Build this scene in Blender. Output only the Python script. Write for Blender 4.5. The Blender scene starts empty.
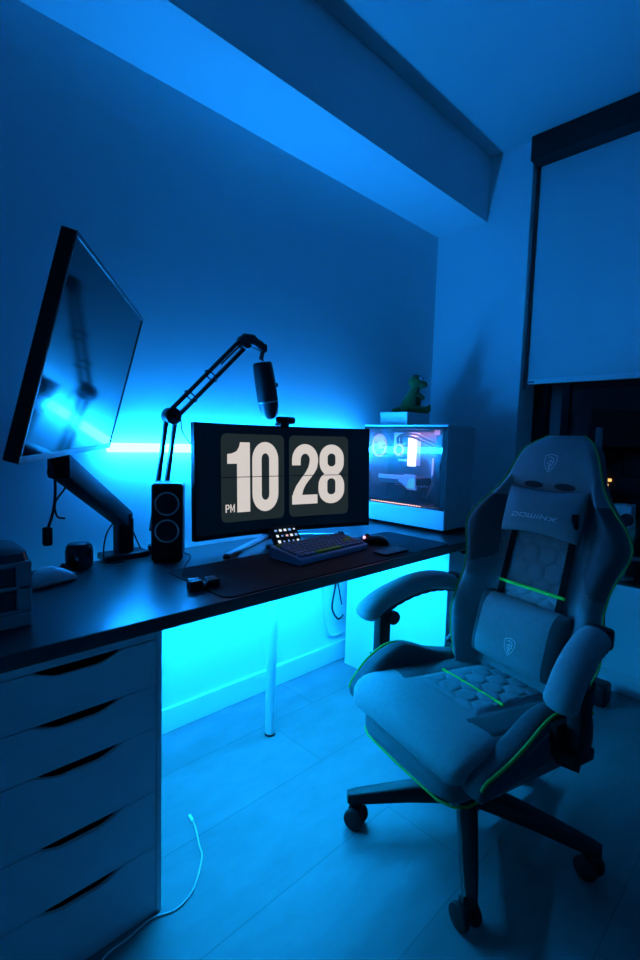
import bpy, bmesh, math, random
from mathutils import Vector as V, Matrix as M
random.seed(7)
PI = math.pi
SC = bpy.context.scene
COL = SC.collection

# ------------------------------------------------------------------ materials
def mat(name, col, rough=.6, metal=0, spec=.5, emit=None, estr=0, noise=0, nscale=20, bump=0, bscale=200, sheen=0, coat=0):
    m = bpy.data.materials.new(name); m.use_nodes = True
    nt = m.node_tree; b = nt.nodes['Principled BSDF']
    b.inputs['Base Color'].default_value = (*col, 1)
    b.inputs['Roughness'].default_value = rough
    b.inputs['Metallic'].default_value = metal
    b.inputs['Specular IOR Level'].default_value = spec
    b.inputs['Sheen Weight'].default_value = sheen
    b.inputs['Coat Weight'].default_value = coat
    if emit:
        b.inputs['Emission Color'].default_value = (*emit, 1)
        b.inputs['Emission Strength'].default_value = estr
    tc = nt.nodes.new('ShaderNodeTexCoord')
    if noise:
        n = nt.nodes.new('ShaderNodeTexNoise'); n.inputs['Scale'].default_value = nscale; n.inputs['Detail'].default_value = 6
        nt.links.new(tc.outputs['Object'], n.inputs['Vector'])
        r = nt.nodes.new('ShaderNodeValToRGB')
        r.color_ramp.elements[0].position = .3; r.color_ramp.elements[1].position = .7
        r.color_ramp.elements[0].color = (*[max(0, c*(1-noise)) for c in col], 1)
        r.color_ramp.elements[1].color = (*[min(1, c*(1+noise)) for c in col], 1)
        nt.links.new(n.outputs['Fac'], r.inputs['Fac']); nt.links.new(r.outputs['Color'], b.inputs['Base Color'])
    if bump:
        n2 = nt.nodes.new('ShaderNodeTexNoise'); n2.inputs['Scale'].default_value = bscale
        nt.links.new(tc.outputs['Object'], n2.inputs['Vector'])
        bp = nt.nodes.new('ShaderNodeBump'); bp.inputs['Strength'].default_value = bump; bp.inputs['Distance'].default_value = .002
        nt.links.new(n2.outputs['Fac'], bp.inputs['Height']); nt.links.new(bp.outputs['Normal'], b.inputs['Normal'])
    return m

LED = (.0055, .255, 1.0)
MT = dict(
    wall=mat('wall_paint', (.76, .76, .76), .85, bump=.15, bscale=90),
    ceil=mat('ceiling_paint', (.58, .58, .58), .9),
    trim=mat('white_trim', (.74, .74, .74), .5),
    white=mat('white_foil', (.80, .80, .80), .38),
    whitep=mat('white_plastic', (.7, .7, .7), .3),
    casew=mat('white_case_metal', (.70, .70, .70), .4),
    black=mat('black_plastic', (.010, .010, .011), .45, spec=.3),
    blackm=mat('black_metal', (.014, .014, .016), .35, metal=.3),
    armblk=mat('satin_black_paint', (.008, .008, .009), .55, spec=.2),
    matte=mat('matte_black', (.01, .01, .01), .75),
    rubber=mat('rubber_black', (.012, .012, .012), .65, spec=.3),
    gloss=mat('glossy_black', (.008, .008, .01), .12),
    dkgrey=mat('dark_grey_plastic', (.05, .05, .055), .45),
    grey=mat('grey_plastic', (.22, .22, .22), .45),
    alu=mat('brushed_aluminium', (.6, .6, .62), .3, metal=1),
    silver=mat('silver_ring', (.5, .5, .52), .3, metal=.8),
    ring=mat('driver_ring', (.75, .75, .75), .3),
    cone=mat('driver_cone', (.02, .02, .02), .6),
    shade=mat('blind_fabric', (.62, .62, .62), .85, bump=.2, bscale=400),
    fab=mat('light_grey_velvet', (.26, .26, .27), .85, noise=.06, nscale=60, bump=.3, bscale=500, sheen=.1),
    fabd=mat('dark_grey_velvet', (.06, .06, .065), .85, noise=.08, nscale=60, bump=.3, bscale=500, sheen=.1),
    fabm=mat('mid_grey_velvet', (.14, .14, .15), .85, noise=.06, nscale=60, bump=.3, bscale=500, sheen=.1),
    piping=mat('green_piping', (.05, .42, .04), .6), gbar=mat('bright_green_trim', (.08, .85, .05), .6),
    embro=mat('pale_embroidery', (.75, .75, .75), .7),
    strap=mat('black_strap', (.006, .006, .006), .8, spec=.1),
    plush=mat('green_plush', (.014, .105, .016), .95, noise=.3, nscale=120, bump=.8, bscale=300, sheen=.3),
    plushl=mat('light_green_plush', (.03, .17, .03), .95, noise=.2, nscale=120, bump=.8, bscale=300),
    eye=mat('plush_eye_white', (.4, .4, .4), .3),
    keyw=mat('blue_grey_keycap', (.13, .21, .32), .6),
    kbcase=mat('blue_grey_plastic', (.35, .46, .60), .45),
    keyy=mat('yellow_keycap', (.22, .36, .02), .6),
    felt=mat('desk_mat_fabric', (.006, .007, .009), .8, spec=.25, bump=.3, bscale=900),
    pcb=mat('dark_circuit_board', (.03, .035, .05), .45, noise=.4, nscale=60),
    gpu=mat('pale_shroud', (.75, .6, .72), .35),
    frost=mat('clear_plastic_frame', (.30, .31, .33), .25),
    frostd=mat('smoked_drawer_front', (.05, .055, .065), .2),
    cable=mat('white_cable', (.7, .7, .7), .5),
    night=mat('night_building', (.01, .01, .012), .9),
    screen=mat('screen_glass', (.004, .004, .005), .09, coat=.0),
    mscreen=mat('monitor_panel', (.004, .005, .008), .3, emit=(.0, .002, .006), estr=1),
    card=mat('clock_card', (.01, .01, .01), .4, emit=(.013, .021, .023), estr=1),
    digit=mat('clock_digit', (.05, .05, .05), .5, emit=(.66, .60, .56), estr=1),
)
def glow(name, c, s): return mat(name, (.1, .1, .1), .5, emit=c, estr=s)
MT['led'] = glow('led_diffuser', LED, 150)
MT['ledu'] = glow('led_strip_cover', (.004, .36, 1.0), 450)
MT['pink'] = glow('pink_fan_light', (1.0, .45, .75), .55)
MT['rgbw'] = glow('white_ram_light', (1.0, .93, .9), 3.0)
MT['ledor'] = glow('orange_led_dot', (1.0, .48, .32), 5.0)
MT['purp'] = glow('purple_case_light', (.35, .22, 1.0), .5)
MT['cyl'] = glow('cyan_case_light', (.1, .75, 1.0), .7)
MT['mled'] = glow('mouse_led', (1.0, .3, .45), 4)
MT['lamp'] = glow('street_lamp_glow', (1.0, .45, .12), 3)
ICONS = [glow('icon_white', (.8, .9, 1), 1.0), glow('icon_blue', (.25, .5, 1), .8), glow('icon_red', (1, .2, .2), .8), glow('icon_pink', (1, .6, .6), .8)]

def wood_mat():
    m = mat('black_brown_laminate', (.02, .018, .017), .31, spec=1.0)
    nt = m.node_tree; b = nt.nodes['Principled BSDF']; tc = nt.nodes.new('ShaderNodeTexCoord')
    mp = nt.nodes.new('ShaderNodeMapping'); mp.inputs['Scale'].default_value = (1.5, 30, 30)
    n = nt.nodes.new('ShaderNodeTexNoise'); n.inputs['Scale'].default_value = 5; n.inputs['Detail'].default_value = 8
    r = nt.nodes.new('ShaderNodeValToRGB'); r.color_ramp.elements[0].color = (.018, .017, .017, 1); r.color_ramp.elements[1].color = (.048, .044, .042, 1)
    nt.links.new(tc.outputs['Object'], mp.inputs['Vector']); nt.links.new(mp.outputs['Vector'], n.inputs['Vector'])
    nt.links.new(n.outputs['Fac'], r.inputs['Fac']); nt.links.new(r.outputs['Color'], b.inputs['Base Color'])
    bp = nt.nodes.new('ShaderNodeBump'); bp.inputs['Strength'].default_value = .15; bp.inputs['Distance'].default_value = .001
    nt.links.new(n.outputs['Fac'], bp.inputs['Height']); nt.links.new(bp.outputs['Normal'], b.inputs['Normal'])
    return m
MT['wood'] = wood_mat()

def floor_mat():
    m = mat('grey_plank_tile', (.3, .3, .3), .5)
    nt = m.node_tree; b = nt.nodes['Principled BSDF']; tc = nt.nodes.new('ShaderNodeTexCoord')
    mp = nt.nodes.new('ShaderNodeMapping'); mp.inputs['Location'].default_value = (.2, .23, 0)
    br = nt.nodes.new('ShaderNodeTexBrick'); br.offset = .8; br.inputs['Scale'].default_value = 1
    br.inputs['Brick Width'].default_value = 1.2; br.inputs['Row Height'].default_value = .3; br.inputs['Mortar Size'].default_value = .0022
    br.inputs['Color1'].default_value = (.22, .22, .23, 1); br.inputs['Color2'].default_value = (.20, .20, .205, 1); br.inputs['Mortar'].default_value = (.155, .155, .16, 1)
    n = nt.nodes.new('ShaderNodeTexNoise'); n.inputs['Scale'].default_value = 5; n.inputs['Detail'].default_value = 8; n.inputs['Roughness'].default_value = .65
    mp2 = nt.nodes.new('ShaderNodeMapping'); mp2.inputs['Scale'].default_value = (1, 2.2, 1)
    mx = nt.nodes.new('ShaderNodeMix'); mx.data_type = 'RGBA'; mx.blend_type = 'MULTIPLY'; mx.inputs[0].default_value = .55
    r = nt.nodes.new('ShaderNodeValToRGB'); r.color_ramp.elements[0].position = .3; r.color_ramp.elements[1].position = .75
    r.color_ramp.elements[0].color = (.55, .55, .55, 1); r.color_ramp.elements[1].color = (1, 1, 1, 1)
    L = nt.links.new
    L(tc.outputs['Object'], mp.inputs['Vector']); L(mp.outputs['Vector'], br.inputs['Vector'])
    L(tc.outputs['Object'], mp2.inputs['Vector']); L(mp2.outputs['Vector'], n.inputs['Vector']); L(n.outputs['Fac'], r.inputs['Fac'])
    L(br.outputs['Color'], mx.inputs[6]); L(r.outputs['Color'], mx.inputs[7]); L(mx.outputs[2], b.inputs['Base Color'])
    bp = nt.nodes.new('ShaderNodeBump'); bp.inputs['Strength'].default_value = .12; bp.inputs['Distance'].default_value = .001
    L(br.outputs['Fac'], bp.inputs['Height']); bp.invert = True; L(bp.outputs['Normal'], b.inputs['Normal'])
    return m
MT['floor'] = floor_mat()

def glass_mat(name, tint, refl=.12):
    m = bpy.data.materials.new(name); m.use_nodes = True; nt = m.node_tree; nt.nodes.clear()
    o = nt.nodes.new('ShaderNodeOutputMaterial'); mx = nt.nodes.new('ShaderNodeMixShader')
    t = nt.nodes.new('ShaderNodeBsdfTransparent'); t.inputs['Color'].default_value = (*tint, 1)
    g = nt.nodes.new('ShaderNodeBsdfGlossy'); g.inputs['Roughness'].default_value = .02
    lw = nt.nodes.new('ShaderNodeFresnel'); lw.inputs['IOR'].default_value = 1.5
    mul = nt.nodes.new('ShaderNodeMath'); mul.operation = 'MULTIPLY_ADD'; mul.inputs[1].default_value = 1.0; mul.inputs[2].default_value = refl
    nt.links.new(lw.outputs['Fac'], mul.inputs[0]); nt.links.new(mul.outputs[0], mx.inputs['Fac'])
    nt.links.new(t.outputs[0], mx.inputs[1]); nt.links.new(g.outputs[0], mx.inputs[2]); nt.links.new(mx.outputs[0], o.inputs['Surface'])
    return m
MT['pcglass'] = glass_mat('tempered_glass', (.85, .85, .88), .0)
MT['winglass'] = glass_mat('window_glass', (.8, .8, .8), .0)

# ------------------------------------------------------------------ mesh helpers
def nb(): return bmesh.new()
def add_box(bm, lo, hi, bev=0, X=None, seg=2):
    lo, hi = V(lo), V(hi)
    t = bmesh.new(); bmesh.ops.create_cube(t, size=1)
    for v in t.verts: v.co = V([(lo[i]+hi[i])/2 + v.co[i]*(hi[i]-lo[i]) for i in range(3)])
    if bev: bmesh.ops.bevel(t, geom=t.edges[:], offset=bev, segments=seg, profile=.5, affect='EDGES')
    merge(bm, t, X); return bm
def merge(bm, t, X=None):
    mp = {}
    for v in t.verts: mp[v] = bm.verts.new(X @ v.co if X else v.co)
    for f in t.faces:
        try: bm.faces.new([mp[v] for v in f.verts])
        except ValueError: pass
    t.free()
def frame_of(d, up=V((0, 0, 1))):
    d = d.normalized()
    if abs(d.dot(up)) > .98: up = V((1, 0, 0))
    a = d.cross(up).normalized(); return a, a.cross(d).normalized()
def add_tube(bm, pts, r, n=10, closed=False, cap=True):
    pts = [V(p) for p in pts]; rs = r if isinstance(r, (list, tuple)) else [r]*len(pts); N = len(pts); rings = []; a0 = None
    for i, p in enumerate(pts):
        d = (pts[(i+1) % N]-pts[i-1]) if closed else (pts[min(i+1, N-1)]-pts[max(i-1, 0)])
        d.normalize()
        if a0 is None: a, b = frame_of(d)
        else:
            a = (a0 - d*a0.dot(d)); a = a.normalized() if a.length > 1e-6 else frame_of(d)[0]; b = a.cross(d)
        a0 = a
        rings.append([bm.verts.new(p + a*math.cos(2*PI*k/n)*rs[i] + b*math.sin(2*PI*k/n)*rs[i]) for k in range(n)])
    for i in range(N if closed else N-1):
        A, B = rings[i], rings[(i+1) % N]
        for k in range(n): bm.faces.new((A[k], A[(k+1) % n], B[(k+1) % n], B[k]))
    if cap and not closed:
        bm.faces.new(rings[0][::-1]); bm.faces.new(rings[-1])
    return bm
def add_cyl(bm, p0, p1, r0, r1=None, n=24, bev=0):
    r1 = r0 if r1 is None else r1; p0, p1 = V(p0), V(p1); d = p1-p0; L = d.length; u = d/L
    if bev: return add_tube(bm, [p0, p0+u*bev*.3, p0+u*bev, p1-u*bev, p1-u*bev*.3, p1], [r0-bev, r0-bev*.3, r0, r1, r1-bev*.3, r1-bev], n)
    return add_tube(bm, [p0, p1], [r0, r1], n)
def add_lathe(bm, prof, c, axis=V((0, 0, 1)), n=28):   # prof: (radius, height along axis)
    c = V(c); axis = V(axis).normalized(); a, b = frame_of(axis); rings = []
    for r, h in prof:
        rings.append([bm.verts.new(c+axis*h+a*math.cos(2*PI*k/n)*r+b*math.sin(2*PI*k/n)*r) for k in range(n)] if r > 1e-6 else [bm.verts.new(c+axis*h)])
    for A, B in zip(rings, rings[1:]):
        for k in range(n):
            k2 = (k+1) % n
            if len(A) == 1 and len(B) == 1: continue
            if len(A) == 1: bm.faces.new((A[0], B[k2], B[k]))
            elif len(B) == 1: bm.faces.new((A[k], A[k2], B[0]))
            else: bm.faces.new((A[k], A[k2], B[k2], B[k]))
    return bm
def add_torus(bm, c, axis, R, r, n=36, m=8):
    a, b = frame_of(V(axis)); c = V(c)
    return add_tube(bm, [c+a*math.cos(2*PI*k/n)*R+b*math.sin(2*PI*k/n)*R for k in range(n)], r, m, closed=True)
def add_prism(bm, poly, f0, f1):   # poly 2d list, f0/f1 map 2d -> 3d
    A = [bm.verts.new(f0(*p)) for p in poly]; B = [bm.verts.new(f1(*p)) for p in poly]; n = len(poly)
    bm.faces.new(A[::-1]); bm.faces.new(B)
    for i in range(n): bm.faces.new((A[i], A[(i+1) % n], B[(i+1) % n], B[i]))
    return bm
def add_loft(bm, secs, n=28):      # secs: (center, halfaxis A, halfaxis B, exponent)
    rings = []
    for c, a, b, e in secs:
        c, a, b = V(c), V(a), V(b); R = []
        for k in range(n):
            t = 2*PI*k/n; x, y = math.cos(t), math.sin(t)
            R.append(bm.verts.new(c + a*math.copysign(abs(x)**(2/e), x) + b*math.copysign(abs(y)**(2/e), y)))
        rings.append(R)
    for A, B in zip(rings, rings[1:]):
        for k in range(n): bm.faces.new((A[k], A[(k+1) % n], B[(k+1) % n], B[k]))
    for R, s, fl in ((rings[0], secs[0], 1), (rings[-1], secs[-1], 0)):
        c = bm.verts.new(V(s[0]))
        for k in range(n): bm.faces.new((c, R[(k+1) % n], R[k]) if fl else (c, R[k], R[(k+1) % n]))
    return bm
def add_sphere(bm, c, r, X=None, seg=20):
    t = bmesh.new(); bmesh.ops.create_uvsphere(t, u_segments=seg, v_segments=seg//2, radius=1)
    r = V(r) if not isinstance(r, (int, float)) else V((r, r, r))
    for v in t.verts:
        p = V((v.co.x*r.x, v.co.y*r.y, v.co.z*r.z)); v.co = (X @ p if X else p) + V(c)
    merge(bm, t); return bm
def add_ribbon(bm, pts, hw, f, closed=False):   # flat stroke along 2d centreline, f maps (u,v)->3d
    N = len(pts); L = []; Rr = []
    for i, p in enumerate(pts):
        p = V(p); q0 = V(pts[i-1]) if (closed or i > 0) else None; q1 = V(pts[(i+1) % N]) if (closed or i < N-1) else None
        d0 = (p-q0).normalized() if q0 is not None else None; d1 = (q1-p).normalized() if q1 is not None else None
        if d0 is None: nrm = V((-d1.y, d1.x)); k = 1
        elif d1 is None: nrm = V((-d0.y, d0.x)); k = 1
        else:
            n0, n1 = V((-d0.y, d0.x)), V((-d1.y, d1.x)); s = n0+n1
            nrm = s.normalized() if s.length > .1 else n0; k = min(1/max(.3, nrm.dot(n0)), 2)
        h = hw[i] if isinstance(hw, (list, tuple)) else hw
        L.append(bm.verts.new(f(*(p+nrm*h*k)))); Rr.append(bm.verts.new(f(*(p-nrm*h*k))))
    for i in range(N if closed else N-1):
        j = (i+1) % N; bm.faces.new((L[i], Rr[i], Rr[j], L[j]))
    return bm
def add_grid(bm, f, nu, nv):
    G = [[bm.verts.new(f(i/nu, j/nv)) for j in range(nv+1)] for i in range(nu+1)]
    for i in range(nu):
        for j in range(nv): bm.faces.new((G[i][j], G[i+1][j], G[i+1][j+1], G[i][j+1]))
    return G
def arc(c, r, a0, a1, n): return [(c[0]+r*math.cos(math.radians(a0+(a1-a0)*k/n)), c[1]+r*math.sin(math.radians(a0+(a1-a0)*k/n))) for k in range(n+1)]
def spline(pts, n=8):
    P = [V(p) for p in pts]; out = []
    for i in range(len(P)-1):
        p0, p1, p2, p3 = P[max(i-1, 0)], P[i], P[i+1], P[min(i+2, len(P)-1)]
        for k in range(n):
            t = k/n; out.append(.5*((2*p1)+(p2-p0)*t+(2*p0-5*p1+4*p2-p3)*t*t+(3*p1-p0-3*p2+p3)*t**3))
    return out+[P[-1]]
def interp(tab, x):
    if x <= tab[0][0]: return tab[0][1]
    for (a, va), (b, vb) in zip(tab, tab[1:]):
        if x <= b:
            t = (x-a)/(b-a); return va+(vb-va)*t
    return tab[-1][1]
def sstep(a, b, x):
    t = min(1, max(0, (x-a)/(b-a))); return t*t*(3-2*t)

ROOTM = {}
def obj(name, bm, m, parent=None, smooth=True, world=False, angle=40, label=None):
    if world and parent is not None:
        bm.transform(ROOTM[parent.name].inverted())
    bmesh.ops.recalc_face_normals(bm, faces=bm.faces[:])
    me = bpy.data.meshes.new(name); bm.to_mesh(me); bm.free()
    for mm in (m if isinstance(m, (list, tuple)) else [m]): me.materials.append(mm)
    if smooth:
        for p in me.polygons: p.use_smooth = True
        me.set_sharp_from_angle(angle=math.radians(angle))
    o = bpy.data.objects.new(name, me); COL.objects.link(o)
    if parent: o.parent = parent; ROOTM[o.name] = ROOTM[parent.name]
    else: ROOTM[o.name] = M.Identity(4)
    if label: o['label'] = label
    return o
def thing(name, label, cat, X=(0, 0, 0), group=None):
    o = bpy.data.objects.new(name, None); COL.objects.link(o); o.empty_display_size = .05
    X = M.Translation(V(X)) if not isinstance(X, M) else X
    o.matrix_world = X; ROOTM[o.name] = X
    tag(o, label, cat, group); return o
def tag(o, label, cat, group=None):
    o['label'] = label; o['category'] = cat; o['kind'] = 'thing'
    if group: o['group'] = group
    return o
def struct(name, bm, m, parent=None, smooth=False, label=None):
    o = obj(name, bm, m, parent, smooth)
    if parent is None: o['kind'] = 'structure'; o['category'] = name.split('_')[0]; o['label'] = label
    return o
def dup(root, X, label, group=None):
    r = root.copy(); COL.objects.link(r); r.matrix_world = X; r['label'] = label; ROOTM[r.name] = X
    if group: r['group'] = group
    for ch in list(root.children):
        c = ch.copy(); COL.objects.link(c); c.parent = r
        for g in ch.children:
            d = g.copy(); COL.objects.link(d); d.parent = c
    return r
def basis(c, r, u, n): return M(((r[0], u[0], n[0], c[0]), (r[1], u[1], n[1], c[1]), (r[2], u[2], n[2], c[2]), (0, 0, 0, 1)))

# ------------------------------------------------------------------ room
H = 2.711; XF = -4.3; YF = -4.3
WL = -.548; WR = -2.75; SILL = .512; WD = .19       # window opening in the right wall
b = nb(); add_box(b, (XF, YF, -.1), (0, 0, 0)); struct('floor', b, MT['floor'], label='grey plank tile floor in long rows along the desk')
b = nb(); add_box(b, (XF, YF, H), (.4, .1, H+.1)); struct('ceiling', b, MT['ceil'], label='plain white ceiling washed in blue light')
b = nb(); add_box(b, (XF, 0, -.1), (.4, .12, H)); struct('wall_left', b, MT['wall'], label='long plain wall behind the desk, lit by the light bar')
b = nb()
for lo, hi in (((0, WL, -.1), (.4, 0, H)), ((0, WR, -.1), (.4, WL, SILL)), ((0, YF, -.1), (.4, WR, H))): add_box(b, lo, hi)
struct('wall_right', b, MT['wall'], label='short wall with the window beside the computer')
b = nb(); add_box(b, (XF-.1, YF, -.1), (XF, .12, H)); struct('wall_far', b, MT['wall'], label='wall at the far left end of the room')
b = nb(); add_box(b, (XF-.1, YF-.1, -.1), (.4, YF, H)); struct('wall_rear', b, MT['wall'], label='wall at the rear of the room')
b = nb(); add_box(b, (XF, -.31, 2.372), (0, 0, H)); o = struct('beam', b, MT['wall'], label='boxed ceiling beam running above the desk wall')
o['category'] = 'beam'
b = nb(); add_box(b, (XF, -.014, 0), (0, 0, .097), .003); struct('baseboard_left', b, MT['trim'], label='white baseboard along the desk wall')
b = nb(); add_box(b, (-.014, YF, 0), (0, -.014, .097), .003); struct('baseboard_right', b, MT['trim'], label='white baseboard under the window wall')

# window
w = thing('window_1', 'dark framed window with night outside, under the roller blind', 'window', (WD, WL, SILL)); w['kind'] = 'structure'
b = nb(); t = .075
for lo, hi in (((WD, WL-t, SILL), (WD+.06, WL, H)), ((WD, WR, SILL), (WD+.06, WR+t, H)), ((WD, WR, SILL), (WD+.06, WL, SILL+.11)), ((WD, WR, H-.07), (WD+.06, WL, H)),
               ((WD+.005, -1.70, SILL), (WD+.055, -1.62, H)), ((WD+.01, WL-.19, SILL), (WD+.05, WL-.15, H))): add_box(b, lo, hi, .004)
obj('window_frame', b, MT['matte'], w, False, world=True)
b = nb(); add_box(b, (WD+.03, WR+.05, SILL+.08), (WD+.036, WL-.05, H-.05)); obj('pane', b, MT['winglass'], w, False, world=True)
b = nb(); add_box(b, (WD-.012, WR+.01, SILL+.088), (WD, WL-.01, SILL+.108), .002); obj('lit_frame_strip', b, MT['grey'], w, False, world=True, label='pale metal rail along the bottom of the sash')  # paler grey stands for light on the frame's bottom edge
b = nb(); add_box(b, (.0, WR+.005, SILL), (WD, WL-.002, SILL+.012)); obj('window_sill', b, MT['blackm'], w, False, world=True)
b = nb(); add_box(b, (WD-.035, -.922, 1.12), (WD-.022, -.888, 1.255), .005); add_cyl(b, (WD-.03, -.905, 1.14), (WD, -.905, 1.14), .011)
obj('reflection_bar', b, MT['grey'], w, True, world=True, label='pale upright handle')  # solid bar added where the glass shows a pale reflection

# roller blind
rb = thing('roller_blind', 'pale roller blind half lowered over the window below a black cassette', 'blind', (.05, WL-.02, 2.65))
b = nb(); add_box(b, (-.045, WR, 2.59), (.10, WL-.002, 2.709), .006); obj('cassette', b, MT['matte'], rb, False, world=True, label='black cassette box')
b = nb(); add_box(b, (.048, WR+.02, 1.50), (.0495, WL-.022, 2.60)); obj('shade', b, MT['shade'], rb, False, world=True)
b = nb(); add_box(b, (.040, WR+.02, 1.478), (.058, WL-.022, 1.506), .004); o = obj('bottom_rail', b, MT['trim'], rb, False, world=True)
b = nb(); add_box(b, (.038, WL-.06, 1.486), (.041, WL-.025, 1.493)); obj('end_tag', b, MT['black'], o, False, world=True)
b = nb(); add_cyl(b, (.03, WL-.012, 1.45), (.03, WL-.012, 2.6), .004, n=8); obj('guide_wire', b, MT['dkgrey'], rb, world=True)

# night outside
b = nb(); add_box(b, (20.05, -8, -9), (24, 10, 1.2)); add_box(b, (20.05, -30, -9), (24, -8, -1))
o = obj('apartment_building', b, MT['night'], None, False); tag(o, 'dark building far outside the window at night', 'building')
for i, (y, z, s, ll) in enumerate(((4.52, -.15, .09, 'brighter leftmost'), (4.28, -.18, .06, 'dimmer rightmost'), (4.36, -.38, .04, 'tiny lowest'))):
    b = nb(); add_box(b, (20.0, y-s, z-s), (20.045, y+s, z+s)); o = obj('lit_window', b, MT['lamp'], None, False)
    tag(o, ll + ' orange window light of the far building seen beside the chair', 'light', 'orange lights far outside')

# ------------------------------------------------------------------ desk
DT = .734; DB = .70; DF = -.664; DK = -.064
d = thing('desk', 'long black-brown desk top on white drawer units and one white leg', 'desk', (-1.38, -.36, 0))
b = nb(); add_box(b, (-2.46, DF, DB), (-.30, DK, DT), .0025); obj('tabletop', b, MT['wood'], d, False, world=True)
b = nb(); add_cyl(b, (-1.44, -.283, .008), (-1.44, -.283, DB-.004), .02, n=32); lg = obj('leg', b, MT['whitep'], d, world=True, label='round white metal leg')
b = nb(); add_cyl(b, (-1.44, -.283, 0), (-1.44, -.283, .009), .0205); obj('foot_cap', b, MT['rubber'], lg, world=True)
b = nb(); add_cyl(b, (-1.44, -.283, DB-.005), (-1.44, -.283, DB), .05); obj('mounting_plate', b, MT['whitep'], lg, world=True)

# drawer unit, local origin at front right bottom corner, width .36 along -x, depth .58 along +y
def drawer_unit(X, label):
    r = thing('drawer_unit', label, 'drawer unit', X, 'white drawer units under the desk')
    W, D, T = .36, .575, .0125
    b = nb(); add_box(b, (-T, 0, 0), (0, D, .70), .001); add_box(b, (-W, 0, 0), (-W+T, D, .70), .001)
    add_box(b, (-W+T, .003, .684), (-T, D, .70)); add_box(b, (-W+T, .004, .0), (-T, D, .026)); add_box(b, (-W+T, D-.01, .02), (-T, D, .69)); 
    obj('cabinet', b, MT['white'], r, False)
    b = nb(); add_box(b, (-W+T+.001, .040, .027), (-T-.001, .045, .683)); obj('cutout_shade_board', b, MT['matte'], r, False)  # black board gives the shade inside the handle cut-outs
    zs = (.682, .573, .468, .312, .172, .028)
    for k in range(5):
        zt, zb = zs[k]-.0015, zs[k+1]+.0008
        x0, x1 = -W+T+.0015, -T-.0015; cx = (x0+x1)/2
        if True:
            h0, h1 = cx-.088, cx+.088; notch = []
            for i in range(25):
                s = i/24; dz = .019*min(1, (math.sin(PI*s)*1.35))**.8 if 0 < s < 1 else 0
                notch.append((h1+(h0-h1)*s, zt-dz))
            poly = [(x0, zb), (x1, zb), (x1, zt)]+notch+[(x0, zt)]
        b = nb(); add_prism(b, poly, lambda x, z: V((x, .002, z)), lambda x, z: V((x, .012, z)))
        bmesh.ops.triangulate(b, faces=[f for f in b.faces if len(f.verts) > 4])
        obj('drawer', b, MT['white'], r, False)
    return r
du = drawer_unit(M.Translation((-2.080, DF, 0)), 'white five-drawer unit at the near end of the desk, fronts facing the room')
dup(du, M.Translation((-.410, DF+.030, 0)), 'white drawer unit behind the gaming chair, its side panel glowing cyan')

# light bars
l = thing('led_light_bar', 'slim cyan light bar on the wall behind the monitor', 'light bar', (-1.43, -.02, 1.105))
b = nb(); add_cyl(b, (-1.96, -.034, 1.105), (-.69, -.036, 1.105), .0158, n=12); obj('light_tube', b, MT['led'], l, world=True)
for x in (-1.6, -1.2):
    b = nb(); add_box(b, (x-.01, -.021, 1.10), (x+.01, 0, 1.11)); obj('wall_clip', b, MT['grey'], l, False, world=True)
l = thing('under_desk_led_strip', 'cyan light strip stuck under the desk top', 'light strip', (-1.43, -.5, .695))
b = nb(); add_box(b, (-2.03, -.38, .693), (-.80, -.368, .6985)); obj('diffuser', b, MT['ledu'], l, False, world=True)
b = nb(); add_box(b, (-2.04, -.382, .698), (-.79, -.366, .70)); obj('backing_tape', b, MT['whitep'], l, False, world=True)

# ------------------------------------------------------------------ desk mat
b = nb()
def rrect(x0, y0, x1, y1, r, n=6):
    p = []
    for cx, cy, a in ((x1-r, y1-r, 0), (x0+r, y1-r, 90), (x0+r, y0+r, 180), (x1-r, y0+r, 270)): p += arc((cx, cy), r, a, a+90, n)
    return p
add_prism(b, rrect(-1.90, -.655, -.80, -.325, .03), lambda x, y: V((x, y, DT)), lambda x, y: V((x, y, DT+.003)))
o = obj('desk_mat', b, MT['felt'], None, False); tag(o, 'wide black cloth desk mat under the keyboard and mouse', 'desk mat')
MZ = DT+.003

# ------------------------------------------------------------------ main monitor
MC = V((-1.37, -.293, .997)); Mr = V((.9817, -.1904, .004)); Mu = V((.0054, .0488, .9988)); Mn = V((-.1904, -.9805, .049))
XM = basis(MC, Mr, Mu, Mn)
mon = thing('curved_monitor', 'curved black monitor showing a flip clock at 10 28 PM', 'monitor', XM)
RAD = 1.6; HW, HH = .38, .204
def curve(s, v, off=0): 
    return V((s - s/RAD*off, v, s*s/(2*RAD)-HW*HW/(2*RAD)+off))
b = nb()
def shell(bm, hw, hh, f0, f1, n=24, r=.006):
    F = [[bm.verts.new(curve(-hw+2*hw*i/n, s*hh, f1)) for s in (-1, 1)] for i in range(n+1)]
    B = [[bm.verts.new(curve(-hw+2*hw*i/n, s*hh, f0)) for s in (-1, 1)] for i in range(n+1)]
    for i in range(n):
        bm.faces.new((F[i][0], F[i+1][0], F[i+1][1], F[i][1])); bm.faces.new((B[i][1], B[i+1][1], B[i+1][0], B[i][0]))
        bm.faces.new((F[i][1], F[i+1][1], B[i+1][1], B[i][1])); bm.faces.new((B[i][0], B[i+1][0], F[i+1][0], F[i][0]))
    bm.faces.new((F[0][0], F[0][1], B[0][1], B[0][0])); bm.faces.new((F[n][1], F[n][0], B[n][0], B[n][1]))
shell(b, HW, HH, -.02, 0)
add_box(b, (-.24, -.15, -.11), (.24, .16, -.06), .02); obj('housing', b, MT['black'], mon, True, angle=30)
b = nb(); shell(b, HW-.006, HH-.006, -.004, .0006); o = obj('screen', b, MT['mscreen'], mon, False)
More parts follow.
